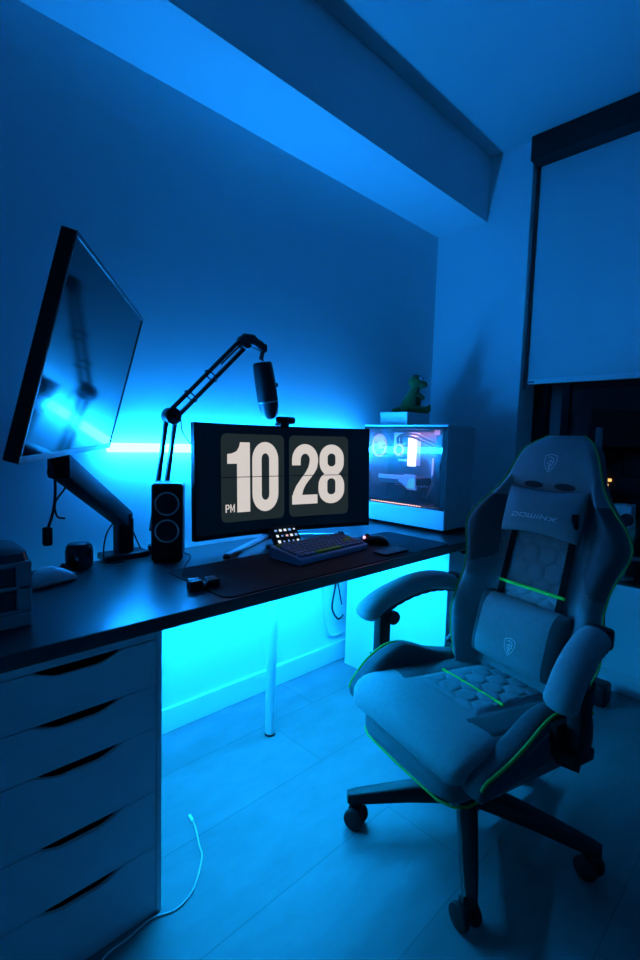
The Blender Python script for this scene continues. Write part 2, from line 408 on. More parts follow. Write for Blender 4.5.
def chin():
    bm = nb(); n = 24
    rows = [[bm.verts.new(curve((-HW+2*HW*i/n)*.998, v, z)) for i in range(n+1)] for v, z in ((-HH-.0005, -.018), (-HH-.0005, .002), (-HH+.015, .002), (-HH+.015, -.002))]
    for A, B in zip(rows, rows[1:]):
        for i in range(n): bm.faces.new((A[i], A[i+1], B[i+1], B[i]))
    return bm
obj('chin_bezel', chin(), MT['black'], mon, False)
# clock cards
def card(x0, x1, y0, y1, r, off):
    bm = nb(); n = 30
    def yl(x):
        d = min(x-x0, x1-x); return 0 if d >= r else r-math.sqrt(max(0, r*r-(r-d)**2))
    xs = [x0+(x1-x0)*(i/n) for i in range(n+1)]
    xs = sorted(set(xs+[x0+r*k/6 for k in range(7)]+[x1-r*k/6 for k in range(7)]))
    P = [(bm.verts.new(curve(x, y0+yl(x), off)), bm.verts.new(curve(x, y1-yl(x), off))) for x in xs]
    for A, B in zip(P, P[1:]): bm.faces.new((A[0], B[0], B[1], A[1]))
    return bm
obj('clock_card', card(-.277, -.0075, -.150, .170, .022, .0012), MT['card'], o, False)
obj('clock_card', card(.0145, .2835, -.150, .170, .022, .0012), MT['card'], o, False)
def F(x0, y0, w, h, off=.0020): return lambda u, v: curve(x0+u*w, y0+v*h, off)
def stad(cx, y0, y1, rx, ry, n=16):   # closed stadium centreline
    p = []
    for k in range(n+1): a = PI*k/n; p.append((cx+rx*math.cos(a), y1-ry+ry*math.sin(a)))
    for k in range(n+1): a = PI+PI*k/n; p.append((cx+rx*math.cos(a), y0+ry+ry*math.sin(a)))
    return p
def ringshape(bm, outer, inner, f):
    A = [bm.verts.new(f(*p)) for p in outer]; B = [bm.verts.new(f(*p)) for p in inner]; n = len(A)
    for i in range(n): bm.faces.new((A[i], A[(i+1) % n], B[(i+1) % n], B[i]))
DH = .256; DY = -.1165
f = F(0, DY, 1, DH)
b = nb()
pts = [(-.2115, 0), (-.157, 0), (-.157, 1), (-.198, 1)]
pts += [(-.2005, .955), (-.2065, .905), (-.217, .865), (-.2335, .84), (-.2515, .832), (-.2515, .695), (-.2115, .695)]

def quad(bm, ps, f): bm.faces.new([bm.verts.new(f(*p)) for p in ps])
quad(b, [(-.2115, 0), (-.157, 0), (-.157, 1), (-.2115, 1)], f)
fl = [(-.2115, .88), (-.217, .865), (-.2335, .84), (-.2515, .832)]
for p, q in zip(fl, fl[1:]): quad(b, [(p[0], .695), p, q, (q[0], .695)], f)
b.faces.ensure_lookup_table(); bmesh.ops.delete(b, geom=[b.faces[0]], context='FACES')
quad(b, [(-.2115, 0), (-.157, 0), (-.157, .88), (-.2115, .88)], f); quad(b, [(-.2115, .88), (-.157, .88), (-.157, 1), (-.198, 1), (-.2025, .935)], f)
obj('clock_digit', b, MT['digit'], o, False)
b = nb(); ringshape(b, stad(-.0905, -.012, 1.012, .0565, .26), stad(-.0905, .155, .845, .0165, .085), f); obj('clock_digit', b, MT['digit'], o, False)
# 2
f2 = F(0, -.1015, 1, .236)
b = nb(); w_ = .0275
out = [(.0275, .655), (.0275, .70)] + [(.0865+.059*math.cos(PI-PI*k/16), .745+.267*math.sin(PI-PI*k/16)) for k in range(0, 17)] + [(.1455, .70), (.140, .60), (.126, .505), (.107, .415), (.090, .33), (.079, .25), (.073, .155)]
inn = [(.066, .655), (.066, .70)] + [(.0870+.0205*math.cos(PI-PI*k/16), .745+.105*math.sin(PI-PI*k/16)) for k in range(0, 17)] + [(.1065, .70), (.101, .62), (.088, .53), (.066, .42), (.046, .31), (.033, .20), (.0275, .10)]
A = [b.verts.new(f2(*p)) for p in out]; B = [b.verts.new(f2(*p)) for p in inn]
for i in range(len(A)-1): b.faces.new((A[i], A[i+1], B[i+1], B[i]))
vs = [b.verts.new(f2(*p)) for p in ((.0275, 0), (.1425, 0), (.1425, .155), (.0275, .155))]; b.faces.new(vs)
obj('clock_digit', b, MT['digit'], o, False)
# 8
b = nb()
ringshape(b, stad(.2075, .46, 1.01, .0555, .235), stad(.2070, .63, .855, .018, .07), f2)
f3 = F(0, -.1015, 1, .236, .0022)
ringshape(b, stad(.2060, -.01, .545, .0590, .24), stad(.2060, .145, .425, .0185, .07), f3)
obj('clock_digit', b, MT['digit'], o, False)
# PM
b = nb(); f = F(-.261, -.1145, .037, .0295)
add_ribbon(b, [(.09, 0), (.09, .92), (.33, .92), (.40, .80), (.40, .58), (.33, .46), (.09, .46)], .065, f)
add_ribbon(b, [(.60, 0), (.60, 1)], .055, f); add_ribbon(b, [(1.0, 0), (1.0, 1)], .055, f); add_ribbon(b, [(.60, .97), (.80, .25), (1.0, .97)], .05, f); obj('clock_letters', b, MT['digit'], o, False)
b = nb()
for x0, x1 in ((-.277, -.0075), (.0145, .2835)): add_ribbon(b, [(x0+(x1-x0)*k/12, .0125) for k in range(13)], .0013, lambda u, v: curve(u, v, .0026))
obj('flip_line', b, MT['matte'], o, False)
# stand
HUB = V((-1.325, -.10, DT))
def bar(bm, p0, p1, wdt, th):
    p0, p1 = V(p0), V(p1); dd = p1-p0; a, u = frame_of(dd)
    add_box(bm, (0, -wdt/2, -th/2), (dd.length, wdt/2, th/2), .002, X=basis(p0, dd.normalized(), -a, u))
for e in ((-1.655, -.288), (-1.05, -.262)):
    b = nb(); bar(b, (HUB.x, HUB.y, DT+.012), (e[0], e[1], DT+.007), .022, .012)
    fo = obj('stand_leg', b, MT['alu'], mon, False, world=True, label='flat silver stand leg')
    b = nb(); add_cyl(b, (e[0], e[1], DT), (e[0], e[1], DT+.022 if e[0] > -1.3 else DT+.008), .012); obj('foot_pad', b, MT['rubber'], fo, world=True)
b = nb(); add_cyl(b, HUB, HUB+V((0, 0, .30)), .022); add_box(b, (HUB.x-.03, HUB.y-.13, .98), (HUB.x+.03, HUB.y+.02, 1.03), .004)
obj('stand_column', b, MT['blackm'], mon, True, world=True)

# webcam
wc = MC+Mu*(HH+.001)+Mn*(-.02)-Mr*.034
X = basis(wc, Mr, Mu, Mn)
wb = thing('webcam', 'small black webcam clipped on top of the curved monitor', 'webcam', X)
b = nb(); add_box(b, (-.02, .008, -.012), (.058, .034, .016), .009, seg=3); obj('camera_body', b, MT['black'], wb)
b = nb(); add_cyl(b, (.02, .021, .014), (.02, .021, .0185), .008); obj('lens', b, MT['gloss'], wb)
b = nb(); add_box(b, (-.016, .0, -.02), (.02, .010, .03), .002); add_box(b, (-.016, -.012, .022), (.02, .003, .027), .001); obj('clip', b, MT['black'], wb, False)

# ------------------------------------------------------------------ side monitor + arm
SCn = V((-2.149, -.463, 1.297)); yaw, pit, rol = 2.5669, .2505, .0198
fw = V((math.cos(yaw)*math.cos(pit), math.sin(yaw)*math.cos(pit), math.sin(pit))); r0 = fw.cross(V((0, 0, 1))).normalized(); u0 = r0.cross(fw)
Sr = r0*math.cos(rol)+u0*math.sin(rol); Su = -r0*math.sin(rol)+u0*math.cos(rol); Sn = -fw
XS = basis(SCn, Sr, Su, Sn)
sm = thing('side_monitor', 'flat monitor tilted forward on an arm above the desk end, screen off', 'monitor', XS)
b = nb(); add_box(b, (-.35, -.2015, -.024), (.35, .211, 0), .003); add_box(b, (-.16, -.11, -.062), (.16, .11, -.02), .012)
obj('housing', b, MT['black'], sm, False)
b = nb(); add_box(b, (-.342, -.188, -.004), (.342, .203, .0006)); obj('screen', b, MT['screen'], sm, False)
b = nb()
for lo, hi in (((-.35, .203, 0), (.35, .211, .003)), ((-.35, -.2015, 0), (.35, -.188, .003)), ((-.35, -.188, 0), (-.342, .203, .003)), ((.342, -.188, 0), (.35, .203, .003))): add_box(b, lo, hi, .001)
obj('bezel', b, MT['dkgrey'], sm, False)

E_ = V((-2.213, -.385, 1.072))
ma = thing('monitor_arm', 'black gas spring monitor arm standing at the back of the desk', 'monitor arm', (-1.925, -.075, DT))
b = nb(); add_box(b, (-2.0, -.115, DT), (-1.85, -.035, DT+.022), .006); obj('base_plate', b, MT['blackm'], ma, False, world=True)
b = nb(); add_box(b, (-1.952, -.100, DT+.02), (-1.898, -.046, .872), .008); obj('post', b, MT['armblk'], ma, False, world=True)
P0 = V((-1.925, -.073, .868)); dd = E_-P0; a, u = frame_of(dd)
b = nb(); add_box(b, (-.012, -.024, -.030), (dd.length+.01, .024, .030), .008, X=basis(P0, dd.normalized(), -a, u))
add_cyl(b, P0-V((0, 0, .03)), P0+V((0, 0, .018)), .03); obj('spring_arm', b, MT['armblk'], ma, True, world=True, angle=30)
b = nb(); add_box(b, (E_.x-.022, E_.y-.022, E_.z-.035), (E_.x+.022, E_.y+.022, E_.z+.02), .006)
VP = SCn-Sn*.064
add_tube(b, [E_+V((0, 0, .0)), E_+V((0, 0, .14)), VP-Sn*.03-Su*.02, VP], [.018, .018, .018, .018], 14); obj('tilt_head', b, MT['armblk'], ma, True, world=True)
b = nb(); add_box(b, (-.05, -.05, -.068), (.05, .05, -.0625), .001, X=XS); obj('mounting_plate', b, MT['black'], ma, False, world=True)
b = nb(); add_tube(b, spline([E_+V((-.02, -.02, .03)), E_+V((-.015, -.02, -.05)), E_+V((-.02, -.02, -.11)), E_+V((-.035, -.02, -.16))], 6), .0035, 8); add_box(b, (E_.x-.044, E_.y-.029, E_.z-.195), (E_.x-.024, E_.y-.011, E_.z-.15), .004)
o = obj('hanging_cable', b, MT['rubber'], None, True); tag(o, 'straight black cable dangling nearest the arm head, plug at its end', 'cable', 'cables dangling from the monitor arm')
b = nb(); add_tube(b, spline([E_+V((.015, -.02, 0)), E_+V((.01, -.02, -.05)), E_+V((-.015, -.02, -.09)), E_+V((-.012, -.02, -.125)), E_+V((.006, -.02, -.132))], 6), .0025, 8)
o = obj('hanging_cable', b, MT['rubber'], None, True); tag(o, 'thinner black cable under the arm head, hooked sideways at its end', 'cable', 'cables dangling from the monitor arm')
b = nb(); add_tube(b, spline([(-1.955, -.09, .87), (-1.99, -.10, .83), (-2.005, -.11, .77), (-2.0, -.125, DT+.004), (-1.95, -.14, DT+.004)], 6), .0025, 8)
o = obj('arm_cable', b, MT['rubber'], None, True); tag(o, 'thin black cable looping from the arm post down beside the smart speaker', 'cable')
b = nb(); add_tube(b, spline([(-1.90, -.06, .85), (-1.88, -.05, .81), (-1.865, -.055, .77), (-1.855, -.07, .738)], 6), .0025, 8)
o = obj('arm_cable', b, MT['rubber'], None, True); tag(o, 'thin black cable running from the arm post behind the two-driver speaker', 'cable')

# ------------------------------------------------------------------ boom arm + microphone
J = V((-1.774, -.115, 1.218)); T_ = V((-1.487, -.135, 1.512)); B0 = V((-1.812, -.078, DT))
bo = thing('microphone_boom_arm', 'black scissor boom arm rising behind the speaker and bending over the monitor', 'boom arm', B0)
b = nb(); add_cyl(b, B0, B0+V((0, 0, .03)), .027); add_cyl(b, B0+V((0, 0, .03)), B0+V((0, 0, .09)), .016); obj('desk_base', b, MT['blackm'], bo, world=True)
def rods(p0, p1, name, off, ext=0):
    dd = (V(p1)-V(p0)).normalized(); side = dd.cross(V((0, 1, 0))).normalized()
    for s in (-1, 1):
        b = nb(); A = V(p0)+side*off*s; Bq = V(p1)+side*off*s; aa, uu = frame_of(Bq-A, V((0, 1, 0)))
        add_box(b, (0, -.0065, -.0065), ((Bq-A).length, .0065, .0065), .001, X=basis(A, (Bq-A).normalized(), -aa, uu)); obj(name, b, MT['blackm'], bo, False, world=True)
rods(B0+V((0, 0, .08)), J, 'lower_rod', .0165); rods(J, T_, 'upper_rod', .0165)
b = nb(); add_cyl(b, J-V((0, .02, 0)), J+V((0, .02, 0)), .03, bev=.004); add_cyl(b, J-V((0, .03, 0)), J-V((0, .02, 0)), .009); obj('elbow_joint', b, MT['blackm'], bo, world=True)
K = T_+V((.062, -.03, -.014))
b = nb(); add_cyl(b, T_-V((0, .018, 0)), T_+V((0, .018, 0)), .026, bev=.004)
add_loft(b, [(T_+V((-.005, 0, .012)), (0, .018, 0), (0.002, 0, .020), 3), (T_+V((.03, -.01, .010)), (0, .02, 0), (0, 0, .022), 3), (K+V((-.01, 0, 0)), (0, .017, 0), (0, 0, .015), 3), (K+V((.012, 0, -.002)), (0, .017, 0), (0, 0, .017), 3)])
obj('head_joint', b, MT['blackm'], bo, world=True)
MB0 = V((-1.429, -.172, 1.442)); MBd = V((.045, -.004, -.218)).normalized()
b = nb(); add_cyl(b, K+V((.006, 0, 0)), MB0+V((-.004, 0, .01)), .008); obj('mic_bolt', b, MT['blackm'], bo, world=True)
b = nb(); add_tube(b, spline([T_+V((-.12, -.03, -.10)), T_+V((-.05, -.035, -.03)), T_+V((.01, -.04, .01)), T_+V((.06, -.045, -.005)), MB0+V((-.012, -.015, .03)), MB0+V((-.012, -.02, 0))], 8), .003, 8)
obj('cable', b, MT['rubber'], bo, True, world=True); b = nb()
add_tube(b, spline([J+V((.02, -.03, -.01)), J+V((.025, -.03, -.05)), J+V((.05, -.03, -.085)), J+V((.10, 0, -.12))], 6), .0022, 8)
o = obj('cable', b, MT['rubber'], bo, True, world=True)
for t_ in (.25, .52): b = nb(); p = J.lerp(T_, t_); add_torus(b, p, (T_-J), .026, .0025, 20, 6); obj('cable_strap', b, MT['rubber'], bo, True, world=True)
mc = thing('microphone', 'black studio microphone hanging upside down from the boom arm', 'microphone', MB0)
b = nb(); add_lathe(b, [(0, 0), (.031, .001), (.036, .006), (.0385, .03), (.040, .08), (.040, .15)], MB0, MBd, 32); obj('body', b, MT['black'], mc, world=True)
b = nb(); add_lathe(b, [(.039, .15), (.041, .151), (.041, .155), (.039, .156)], MB0, MBd, 32); obj('trim_ring', b, MT['silver'], mc, world=True)
b = nb(); add_lathe(b, [(.0395, .156), (.038, .175), (.033, .198), (.024, .215), (.012, .222), (0, .223)], MB0, MBd, 32); obj('grille', b, MT['dkgrey'], mc, world=True)
b = nb(); p = MB0+MBd*.085; add_cyl(b, p+V((.034, -.005, 0)), p+V((.052, -.006, .002)), .009); obj('side_knob', b, MT['black'], mc, world=True)

# ------------------------------------------------------------------ speaker
phi = math.radians(-33)
XSP = M.Translation((-1.815, -.178, DT)) @ M.Rotation(phi, 4, 'Z')
sp = thing('bookshelf_speaker', 'tall black two-driver speaker standing before the boom arm', 'speaker', XSP)
b = nb(); add_box(b, (-.05, -.055, .004), (.05, .055, .262), .012, seg=4); obj('cabinet', b, MT['black'], sp, True, angle=50)
b = nb(); add_box(b, (-.042, -.047, 0), (.042, .047, .006)); obj('base', b, MT['rubber'], sp, False)
for z in (.195, .105):
    b = nb(); add_torus(b, (0, -.056, z), (0, 1, 0), .0365, .0028); rg = obj('driver_ring', b, MT['ring'], sp, label='pale ring around the driver')
    b = nb(); add_lathe(b, [(.035, -.0005), (.032, .0035), (.027, .001), (.012, -.006+.0065), (.010, .004), (0, .006)], (0, -.0545, z), (0, -1, 0)); obj('driver_cone', b, MT['cone'], rg)
b = nb(); add_tube(b, spline([(-1.76, -.08, DT+.02), (-1.742, -.12, DT+.004), (-1.745, -.20, DT+.004), (-1.82, -.3, DT+.004), (-1.90, -.42, DT+.006), (-1.905, -.50, DT+.012)], 8), .0022, 8)
o = obj('hub_cable', b, MT['rubber'], None, True); tag(o, 'thin black cable running from the speaker to the hub', 'cable')

# usb hub
XH = M.Translation((-1.895, -.535, DT)) @ M.Rotation(math.radians(-8), 4, 'Z')
hb = thing('usb_hub', 'small black two-block hub with shiny top near the desk edge', 'usb hub', XH)
for x, zz in ((-.024, .026), (.024, .024)):
    b = nb(); add_box(b, (x-.019, -.016, 0), (x+.019, .016, zz), .004); bl = obj('block', b, MT['black'], hb, False)
    b = nb(); add_box(b, (x-.015, -.013, zz-.001), (x+.015, -.003, zz+.002), .0008); add_box(b, (x-.016, .001, zz-.001), (x+.013, .012, zz+.004), .0015); obj('port', b, MT['alu'], bl, False)
b = nb(); add_box(b, (-.008, -.011, .006), (.008, .011, .018), .002); obj('bridge', b, MT['alu'], hb, False)

# ------------------------------------------------------------------ near desk items
b = nb(); add_lathe(b, [(0, 0), (.032, 0), (.038, .006), (.040, .03), (.040, .055), (.037, .07), (.031, .077), (0, .078)], (-2.082, -.12, DT)); 
sk = thing('smart_speaker', 'small rounded black smart speaker near the wall', 'smart speaker', (-2.082, -.12, DT)); obj('body', b, MT['gloss'], sk, world=True)
b = nb(); add_lathe(b, [(0, .0785), (.024, .0785), (.026, .0765)], (-2.082, -.12, DT)); obj('top_disc', b, MT['dkgrey'], sk, world=True)

def mouse(X, name, label, m1, m2, L=.115, Wd=.062, Hh=.038):
    r = thing(name, label, 'mouse', X); b = nb()
    prof = [(-1, .30, .35), (-.92, .62, .55), (-.7, .86, .82), (-.35, .97, 1), (0, .95, .97), (.4, .90, .78), (.75, .86, .52), (.93, .70, .36), (1, .45, .25)]
    add_loft(b, [((t*L/2, 0, Hh*h*.46), (0, Wd/2*w_, 0), (0, 0, Hh*h*.46), 2.6) for t, w_, h in prof]); obj('shell', b, m1, r)
    b = nb(); add_cyl(b, (L*.26, -.004, Hh*.72), (L*.26, .004, Hh*.72), .010); obj('scroll_wheel', b, m2, r)
    return r
mouse(M.Translation((-2.190, -.245, DT)) @ M.Rotation(math.radians(18), 4, 'Z'), 'computer_mouse', 'pale mouse by the storage box at the near end of the desk', MT['whitep'], MT['black'], .118, .066, .056)
b = nb(); add_box(b, (-2.29, -.21, DT), (-2.115, -.135, DT+.012), .004); o = obj('cable_tray', b, MT['black'], None, False); tag(o, 'flat black tray behind the pale mouse', 'tray')
m2 = mouse(M.Translation((-1.055, -.455, MZ)) @ M.Rotation(math.radians(120), 4, 'Z'), 'computer_mouse', 'black gaming mouse with a pink light right of the keyboard', MT['black'], MT['black'])
b = nb(); add_sphere(b, (.040, .014, .024), .0055); obj('status_light', b, MT['mled'], m2, label='pink status light')
b = nb(); add_prism(b, rrect(-1.20, -.63, -1.06, -.565, .01), lambda x, y: V((x, y, MZ)), lambda x, y: V((x, y, MZ+.008)))
o = obj('phone', b, MT['armblk'], None, False); tag(o, 'thin black phone lying in front of the keyboard', 'phone')

# storage box
sb = thing('drawer_organizer', 'clear plastic mini organizer with two dark drawers, cut by the photo edge', 'organizer', (-2.40, -.43, DT))
b = nb(); x0, x1, y0, y1 = -2.50, -2.313, -.535, -.335
add_box(b, (x0, y0, DT), (x1, y1, DT+.03), .004)
add_box(b, (x1-.03, y0, DT+.03), (x1, y1, DT+.14), .004); add_box(b, (x0, y0, DT+.03), (x0+.03, y1, DT+.14), .004); add_box(b, (x0, y1-.006, DT+.03), (x1, y1, DT+.14))
for z in (.03, .082, .132): add_box(b, (x0, y0, DT+z), (x1, y1, DT+z+.009), .002)
obj('frame', b, MT['frost'], sb, False, world=True)
for z in (.040, .092):
    b = nb(); add_box(b, (x0+.031, y0+.004, DT+z), (x1-.031, y1-.01, DT+z+.0405), .003); obj('drawer', b, MT['frostd'], sb, False, world=True)
b = nb(); add_loft(b, [((-2.40, -.435, DT+.141), (.09, 0, 0), (0, .095, 0), 6), ((-2.40, -.435, DT+.158), (.086, 0, 0), (0, .09, 0), 6), ((-2.40, -.435, DT+.164), (.07, 0, 0), (0, .075, 0), 5)], 40)
obj('lid', b, MT['frostd'], sb, True, world=True)

# ------------------------------------------------------------------ keyboard
XK = M.Translation((-1.535, -.535, MZ)) @ M.Rotation(math.radians(4), 4, 'Z')
kb = thing('keyboard', 'pale blue compact keyboard with a few yellow keys on the desk mat', 'keyboard', XK)
KW, KD = .375, .148
b = nb(); prof = [(0, 0), (KD, 0), (KD, .040), (KD-.004, .042), (.004, .022), (0, .019)]
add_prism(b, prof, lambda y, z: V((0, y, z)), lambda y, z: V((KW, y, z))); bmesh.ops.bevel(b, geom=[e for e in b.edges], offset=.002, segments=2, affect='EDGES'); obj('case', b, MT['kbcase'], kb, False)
rows = [[1]*13+[2]+[1], [1.5]+[1]*12+[1.5]+[1], [1.75]+[1]*11+[2.25]+[1], [2.25]+[1]*10+[1.75, 1, 1], [1.25, 1.25, 1.25, 6.25, 1, 1, 1, 1, 1, 1]]
U = (KW-.02)/16.0; sl = (.042-.022)/(KD-.008)
kc = {}
allrows = [[1]*16]+rows
for j, rw in enumerate(allrows):
    x = .010; y = KD-.014-(j+.5)*(KD-.022)/6
    for i, wd in enumerate(rw):
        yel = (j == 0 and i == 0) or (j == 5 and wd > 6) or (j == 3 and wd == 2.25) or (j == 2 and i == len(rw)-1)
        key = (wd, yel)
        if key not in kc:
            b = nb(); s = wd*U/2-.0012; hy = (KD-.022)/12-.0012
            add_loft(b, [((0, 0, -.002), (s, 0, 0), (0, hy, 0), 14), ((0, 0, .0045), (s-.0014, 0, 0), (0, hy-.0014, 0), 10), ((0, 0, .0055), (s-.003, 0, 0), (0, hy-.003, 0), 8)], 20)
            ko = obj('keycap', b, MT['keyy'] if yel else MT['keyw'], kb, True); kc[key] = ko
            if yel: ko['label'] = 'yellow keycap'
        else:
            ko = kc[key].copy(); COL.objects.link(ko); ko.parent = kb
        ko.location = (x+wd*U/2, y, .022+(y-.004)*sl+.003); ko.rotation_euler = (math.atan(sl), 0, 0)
        x += wd*U

# ------------------------------------------------------------------ stream deck
XD = M.Translation((-1.405, -.318, DT)) @ M.Rotation(math.radians(-6), 4, 'Z') 
sd = thing('macro_pad', 'small black macro pad of lit icon keys under the curved monitor', 'macro pad', XD)
tl = M.Rotation(math.radians(52), 4, 'X')
b = nb(); add_box(b, (-.06, 0, 0), (.06, .085, .02), .006, X=M.Translation((0, -.005, .008)) @ tl); obj('body', b, MT['black'], sd, False)
b = nb(); add_box(b, (-.05, .002, 0), (.05, .07, .012), .002); obj('stand', b, MT['black'], sd, False)
for j in range(3):
    for i in range(5):
        b = nb(); cx, cy = -.042+i*.021, .066-j*.0235; add_box(b, (cx-.0075, cy-.0075, .0195), (cx+.0075, cy+.0075, .0215), .001, X=M.Translation((0, -.005, .008)) @ tl)
        k = obj('icon_key', b, MT['black'], sd, False)
        b = nb(); q = random.choice((.0035, .005, .0058)); add_box(b, (cx-q, cy-q, .021), (cx+q, cy+q*random.choice((.6, 1)), .0221), 0, X=M.Translation((0, -.005, .008)) @ tl)
        obj('icon', b, ICONS[random.choice((0, 0, 0, 1, 1, 2, 3))], k, False)

# ------------------------------------------------------------------ computer
px0, px1, py0, py1, pz0, pz1 = -.645, -.400, -.523, -.028, .752, 1.235
pc = thing('computer_tower', 'white computer tower with a glass side and lit parts inside', 'computer', ((px0+px1)/2, (py0+py1)/2, DT))
b = nb()
add_box(b, (px0, py0, pz0), (px1, py0+.022, pz1), .002)                 # front
add_box(b, (px0, py0+.022, pz0), (px1, py1, pz0+.012)); add_box(b, (px0, py0+.02, pz1-.012), (px1, py1, pz1), .001)
add_box(b, (px1-.004, py0+.02, pz0), (px1, py1, pz1)); add_box(b, (px0, py1-.006, pz0), (px1, py1, pz1))
add_box(b, (px0, py0+.02, pz0+.01), (px0+.006, py1, .842))
obj('case', b, MT['casew'], pc, False, world=True)
b = nb(); add_box(b, (px0+.02, py0+.03, DT), (px1-.01, py0+.07, pz0)); add_box(b, (px0+.02, py1-.07, DT), (px1-.01, py1-.03, pz0)); add_box(b, (px0+.012, py0+.012, pz0-.006), (px1-.012, py1-.012, pz0)); obj('feet', b, MT['matte'], pc, False, world=True)
b = nb(); add_box(b, (px0+.006, py0+.022, .836), (px1-.004, py1-.006, .842)); add_box(b, (px0+.006, py1-.009, .842), (px1-.004, py1-.006, pz1-.012)); add_box(b, (px0+.006, py0+.022, .842), (px1-.004, py0+.025, pz1-.012)); add_box(b, (px0+.006, py0+.022, pz1-.015), (px1-.004, py1-.006, pz1-.012)); obj('power_supply_shroud', b, MT['dkgrey'], pc, False, world=True)
b = nb(); add_box(b, (px0-.001, py0+.004, .842), (px0+.003, py1-.004, pz1-.010)); g = obj('glass_panel', b, MT['pcglass'], pc, False, world=True)
b = nb(); 
for lo, hi in (((px0-.0015, py0+.003, .8425), (px0+.001, py0+.026, pz1-.009)), ((px0-.0015, py0+.003, pz1-.019), (px0+.001, py1-.003, pz1-.009)), ((px0-.0015, py1-.012, .8425), (px0+.001, py1-.003, pz1-.009)), ((px0-.0015, py0+.003, .8425), (px0+.001, py1-.003, .8475))): add_box(b, lo, hi)
obj('glass_border', b, MT['matte'], g, False, world=True)
xb = -.438
b = nb(); add_box(b, (xb, py0+.022, .842), (xb+.01, py1-.006, pz1-.012)); tray = obj('motherboard_tray', b, MT['matte'], pc, False, world=True)
b = nb(); add_box(b, (xb-.008, -.345, .90), (xb, py1-.02, 1.205)); mbd = obj('motherboard', b, MT['pcb'], pc, False, world=True)
b = nb(); 
for (y, z, wy, wz, dp) in ((-.11, 1.15, .03, .10, .03), (-.18, 1.19, .12, .02, .03), (-.17, 1.055, .10, .012, .02), (-.20, .93, .2, .02, .012), (-.33, 1.03, .012, .09, .01)): add_box(b, (xb-.008-dp, y-wy/2, z-wz/2), (xb-.008, y+wy/2, z+wz/2), .002)
obj('heat_sink', b, MT['gpu'], mbd, False, world=True)
b = nb(); PU = V((xb-.008, -.145, 1.11)); add_cyl(b, PU, PU-V((.05, 0, 0)), .036); cpu = obj('cooler_pump', b, MT['dkgrey'], pc, True, world=True)
b = nb(); add_torus(b, PU-V((.051, 0, 0)), (1, 0, 0), .027, .006); obj('pump_ring', b, MT['pink'], cpu, True, world=True, label='glowing pink ring')
for k in range(4):
    y = -.205-.013*k; b = nb(); add_box(b, (xb-.05, y-.003, 1.03), (xb-.008, y+.003, 1.175)); rm = obj('memory_stick', b, MT['gpu'], pc, False, world=True)
    b = nb(); add_box(b, (xb-.056, y-.005, 1.028), (xb-.049, y+.005, 1.178), .001); obj('light_bar', b, MT['rgbw'], rm, False, world=True, label='glowing white edge')
# graphics card
b = nb(); add_box(b, (-.575, -.32, .938), (xb-.008, -.08, .975), .004); gp = obj('graphics_card', b, MT['dkgrey'], pc, False, world=True)
b = nb(); add_box(b, (-.580, -.235, .962), (-.574, -.08, .983), .002)
add_prism(b, [(-.21, .955), (-.245, .99), (-.315, .99), (-.318, .915), (-.27, .915), (-.235, .945)], lambda y, z: V((-.582, y, z)), lambda y, z: V((-.570, y, z))); obj('backplate', b, MT['gpu'], gp, False, world=True)
b = nb(); add_prism(b, [(-.262, .925), (-.31, .925), (-.312, .972), (-.28, .972)], lambda y, z: V((-.5845, y, z)), lambda y, z: V((-.5825, y, z))); obj('light_plate', b, MT['cyl'], gp, False, world=True)
def fan(c, ax, R, name, m, nm=9):
    b = nb(); c = V(c); a, u = frame_of(V(ax)); ax = V(ax)
    add_torus(b, c, ax, R, .006, 32, 8); fr = obj(name, b, m, pc, True, world=True)
    b = nb(); add_cyl(b, c-ax*.008, c+ax*.008, R*.33)
    for k in range(nm):
        t0 = 2*PI*k/nm
        def pt(r, t, o): return c+a*math.cos(t)*r+u*math.sin(t)*r+ax*o
        q = [pt(R*.3, t0, -.006), pt(R*.95, t0+.2, -.008), pt(R*.95, t0+.62, .008), pt(R*.3, t0+.5, .006)]
        q2 = [p+ax*.0012 for p in q]; A = [b.verts.new(p) for p in q]; B = [b.verts.new(p) for p in q2]
        b.faces.new(A); b.faces.new(B[::-1])
        for i in range(4): b.faces.new((A[i], A[(i+1) % 4], B[(i+1) % 4], B[i]))
    obj('fan_blades', b, MT['gpu'], fr, False, world=True); return fr
fan((-.54, py1-.02, 1.13), V((0, 1, 0)), .056, 'case_fan', MT['pink'])
for z in (.92, 1.04, 1.155): fan((-.53, py0+.048, z), V((0, 1, 0)), .055, 'case_fan', MT['dkgrey'])
b = nb(); add_box(b, (-.605, py0+.055, .85), (-.46, py0+.085, 1.21), .003); obj('radiator', b, MT['blackm'], pc, False, world=True)
b = nb(); add_box(b, (px0+.008, -.475, 1.188), (px0+.012, -.445, 1.212), .002); obj('brand_badge', b, MT['pink'], pc, False, world=True, label='small glowing pink plate in the top corner')
b = nb()
for k in range(2): add_tube(b, spline([PU-V((.04, -.01+.02*k, -.02)), PU+V((-.055, .0-.02*k, .07)), PU+V((-.06, -.1, .085-.02*k)), PU+V((-.05, -.2, .05-.02*k)), (-.52, py0+.08, 1.13-.03*k)], 8), .007, 10)
obj('cooler_hose', b, MT['rubber'], pc, True, world=True)
b = nb()
for k in range(7): 
    y = -.20-.022*k; add_tube(b, spline([(xb-.01, y, .945), (xb-.05, y-.01, .92+.01*(k % 3)), (xb-.09, y-.02+.01*(k % 2), .875), (xb-.03, y-.03, .845)], 6), .0035, 6)
obj('power_cables', b, MT['rubber'], pc, True, world=True)
b = nb(); add_box(b, (xb-.004, -.36, 1.04), (xb-.001, -.345, 1.20)); obj('purple_light_strip', b, MT['purp'], pc, False, world=True, label='dim purple strip')
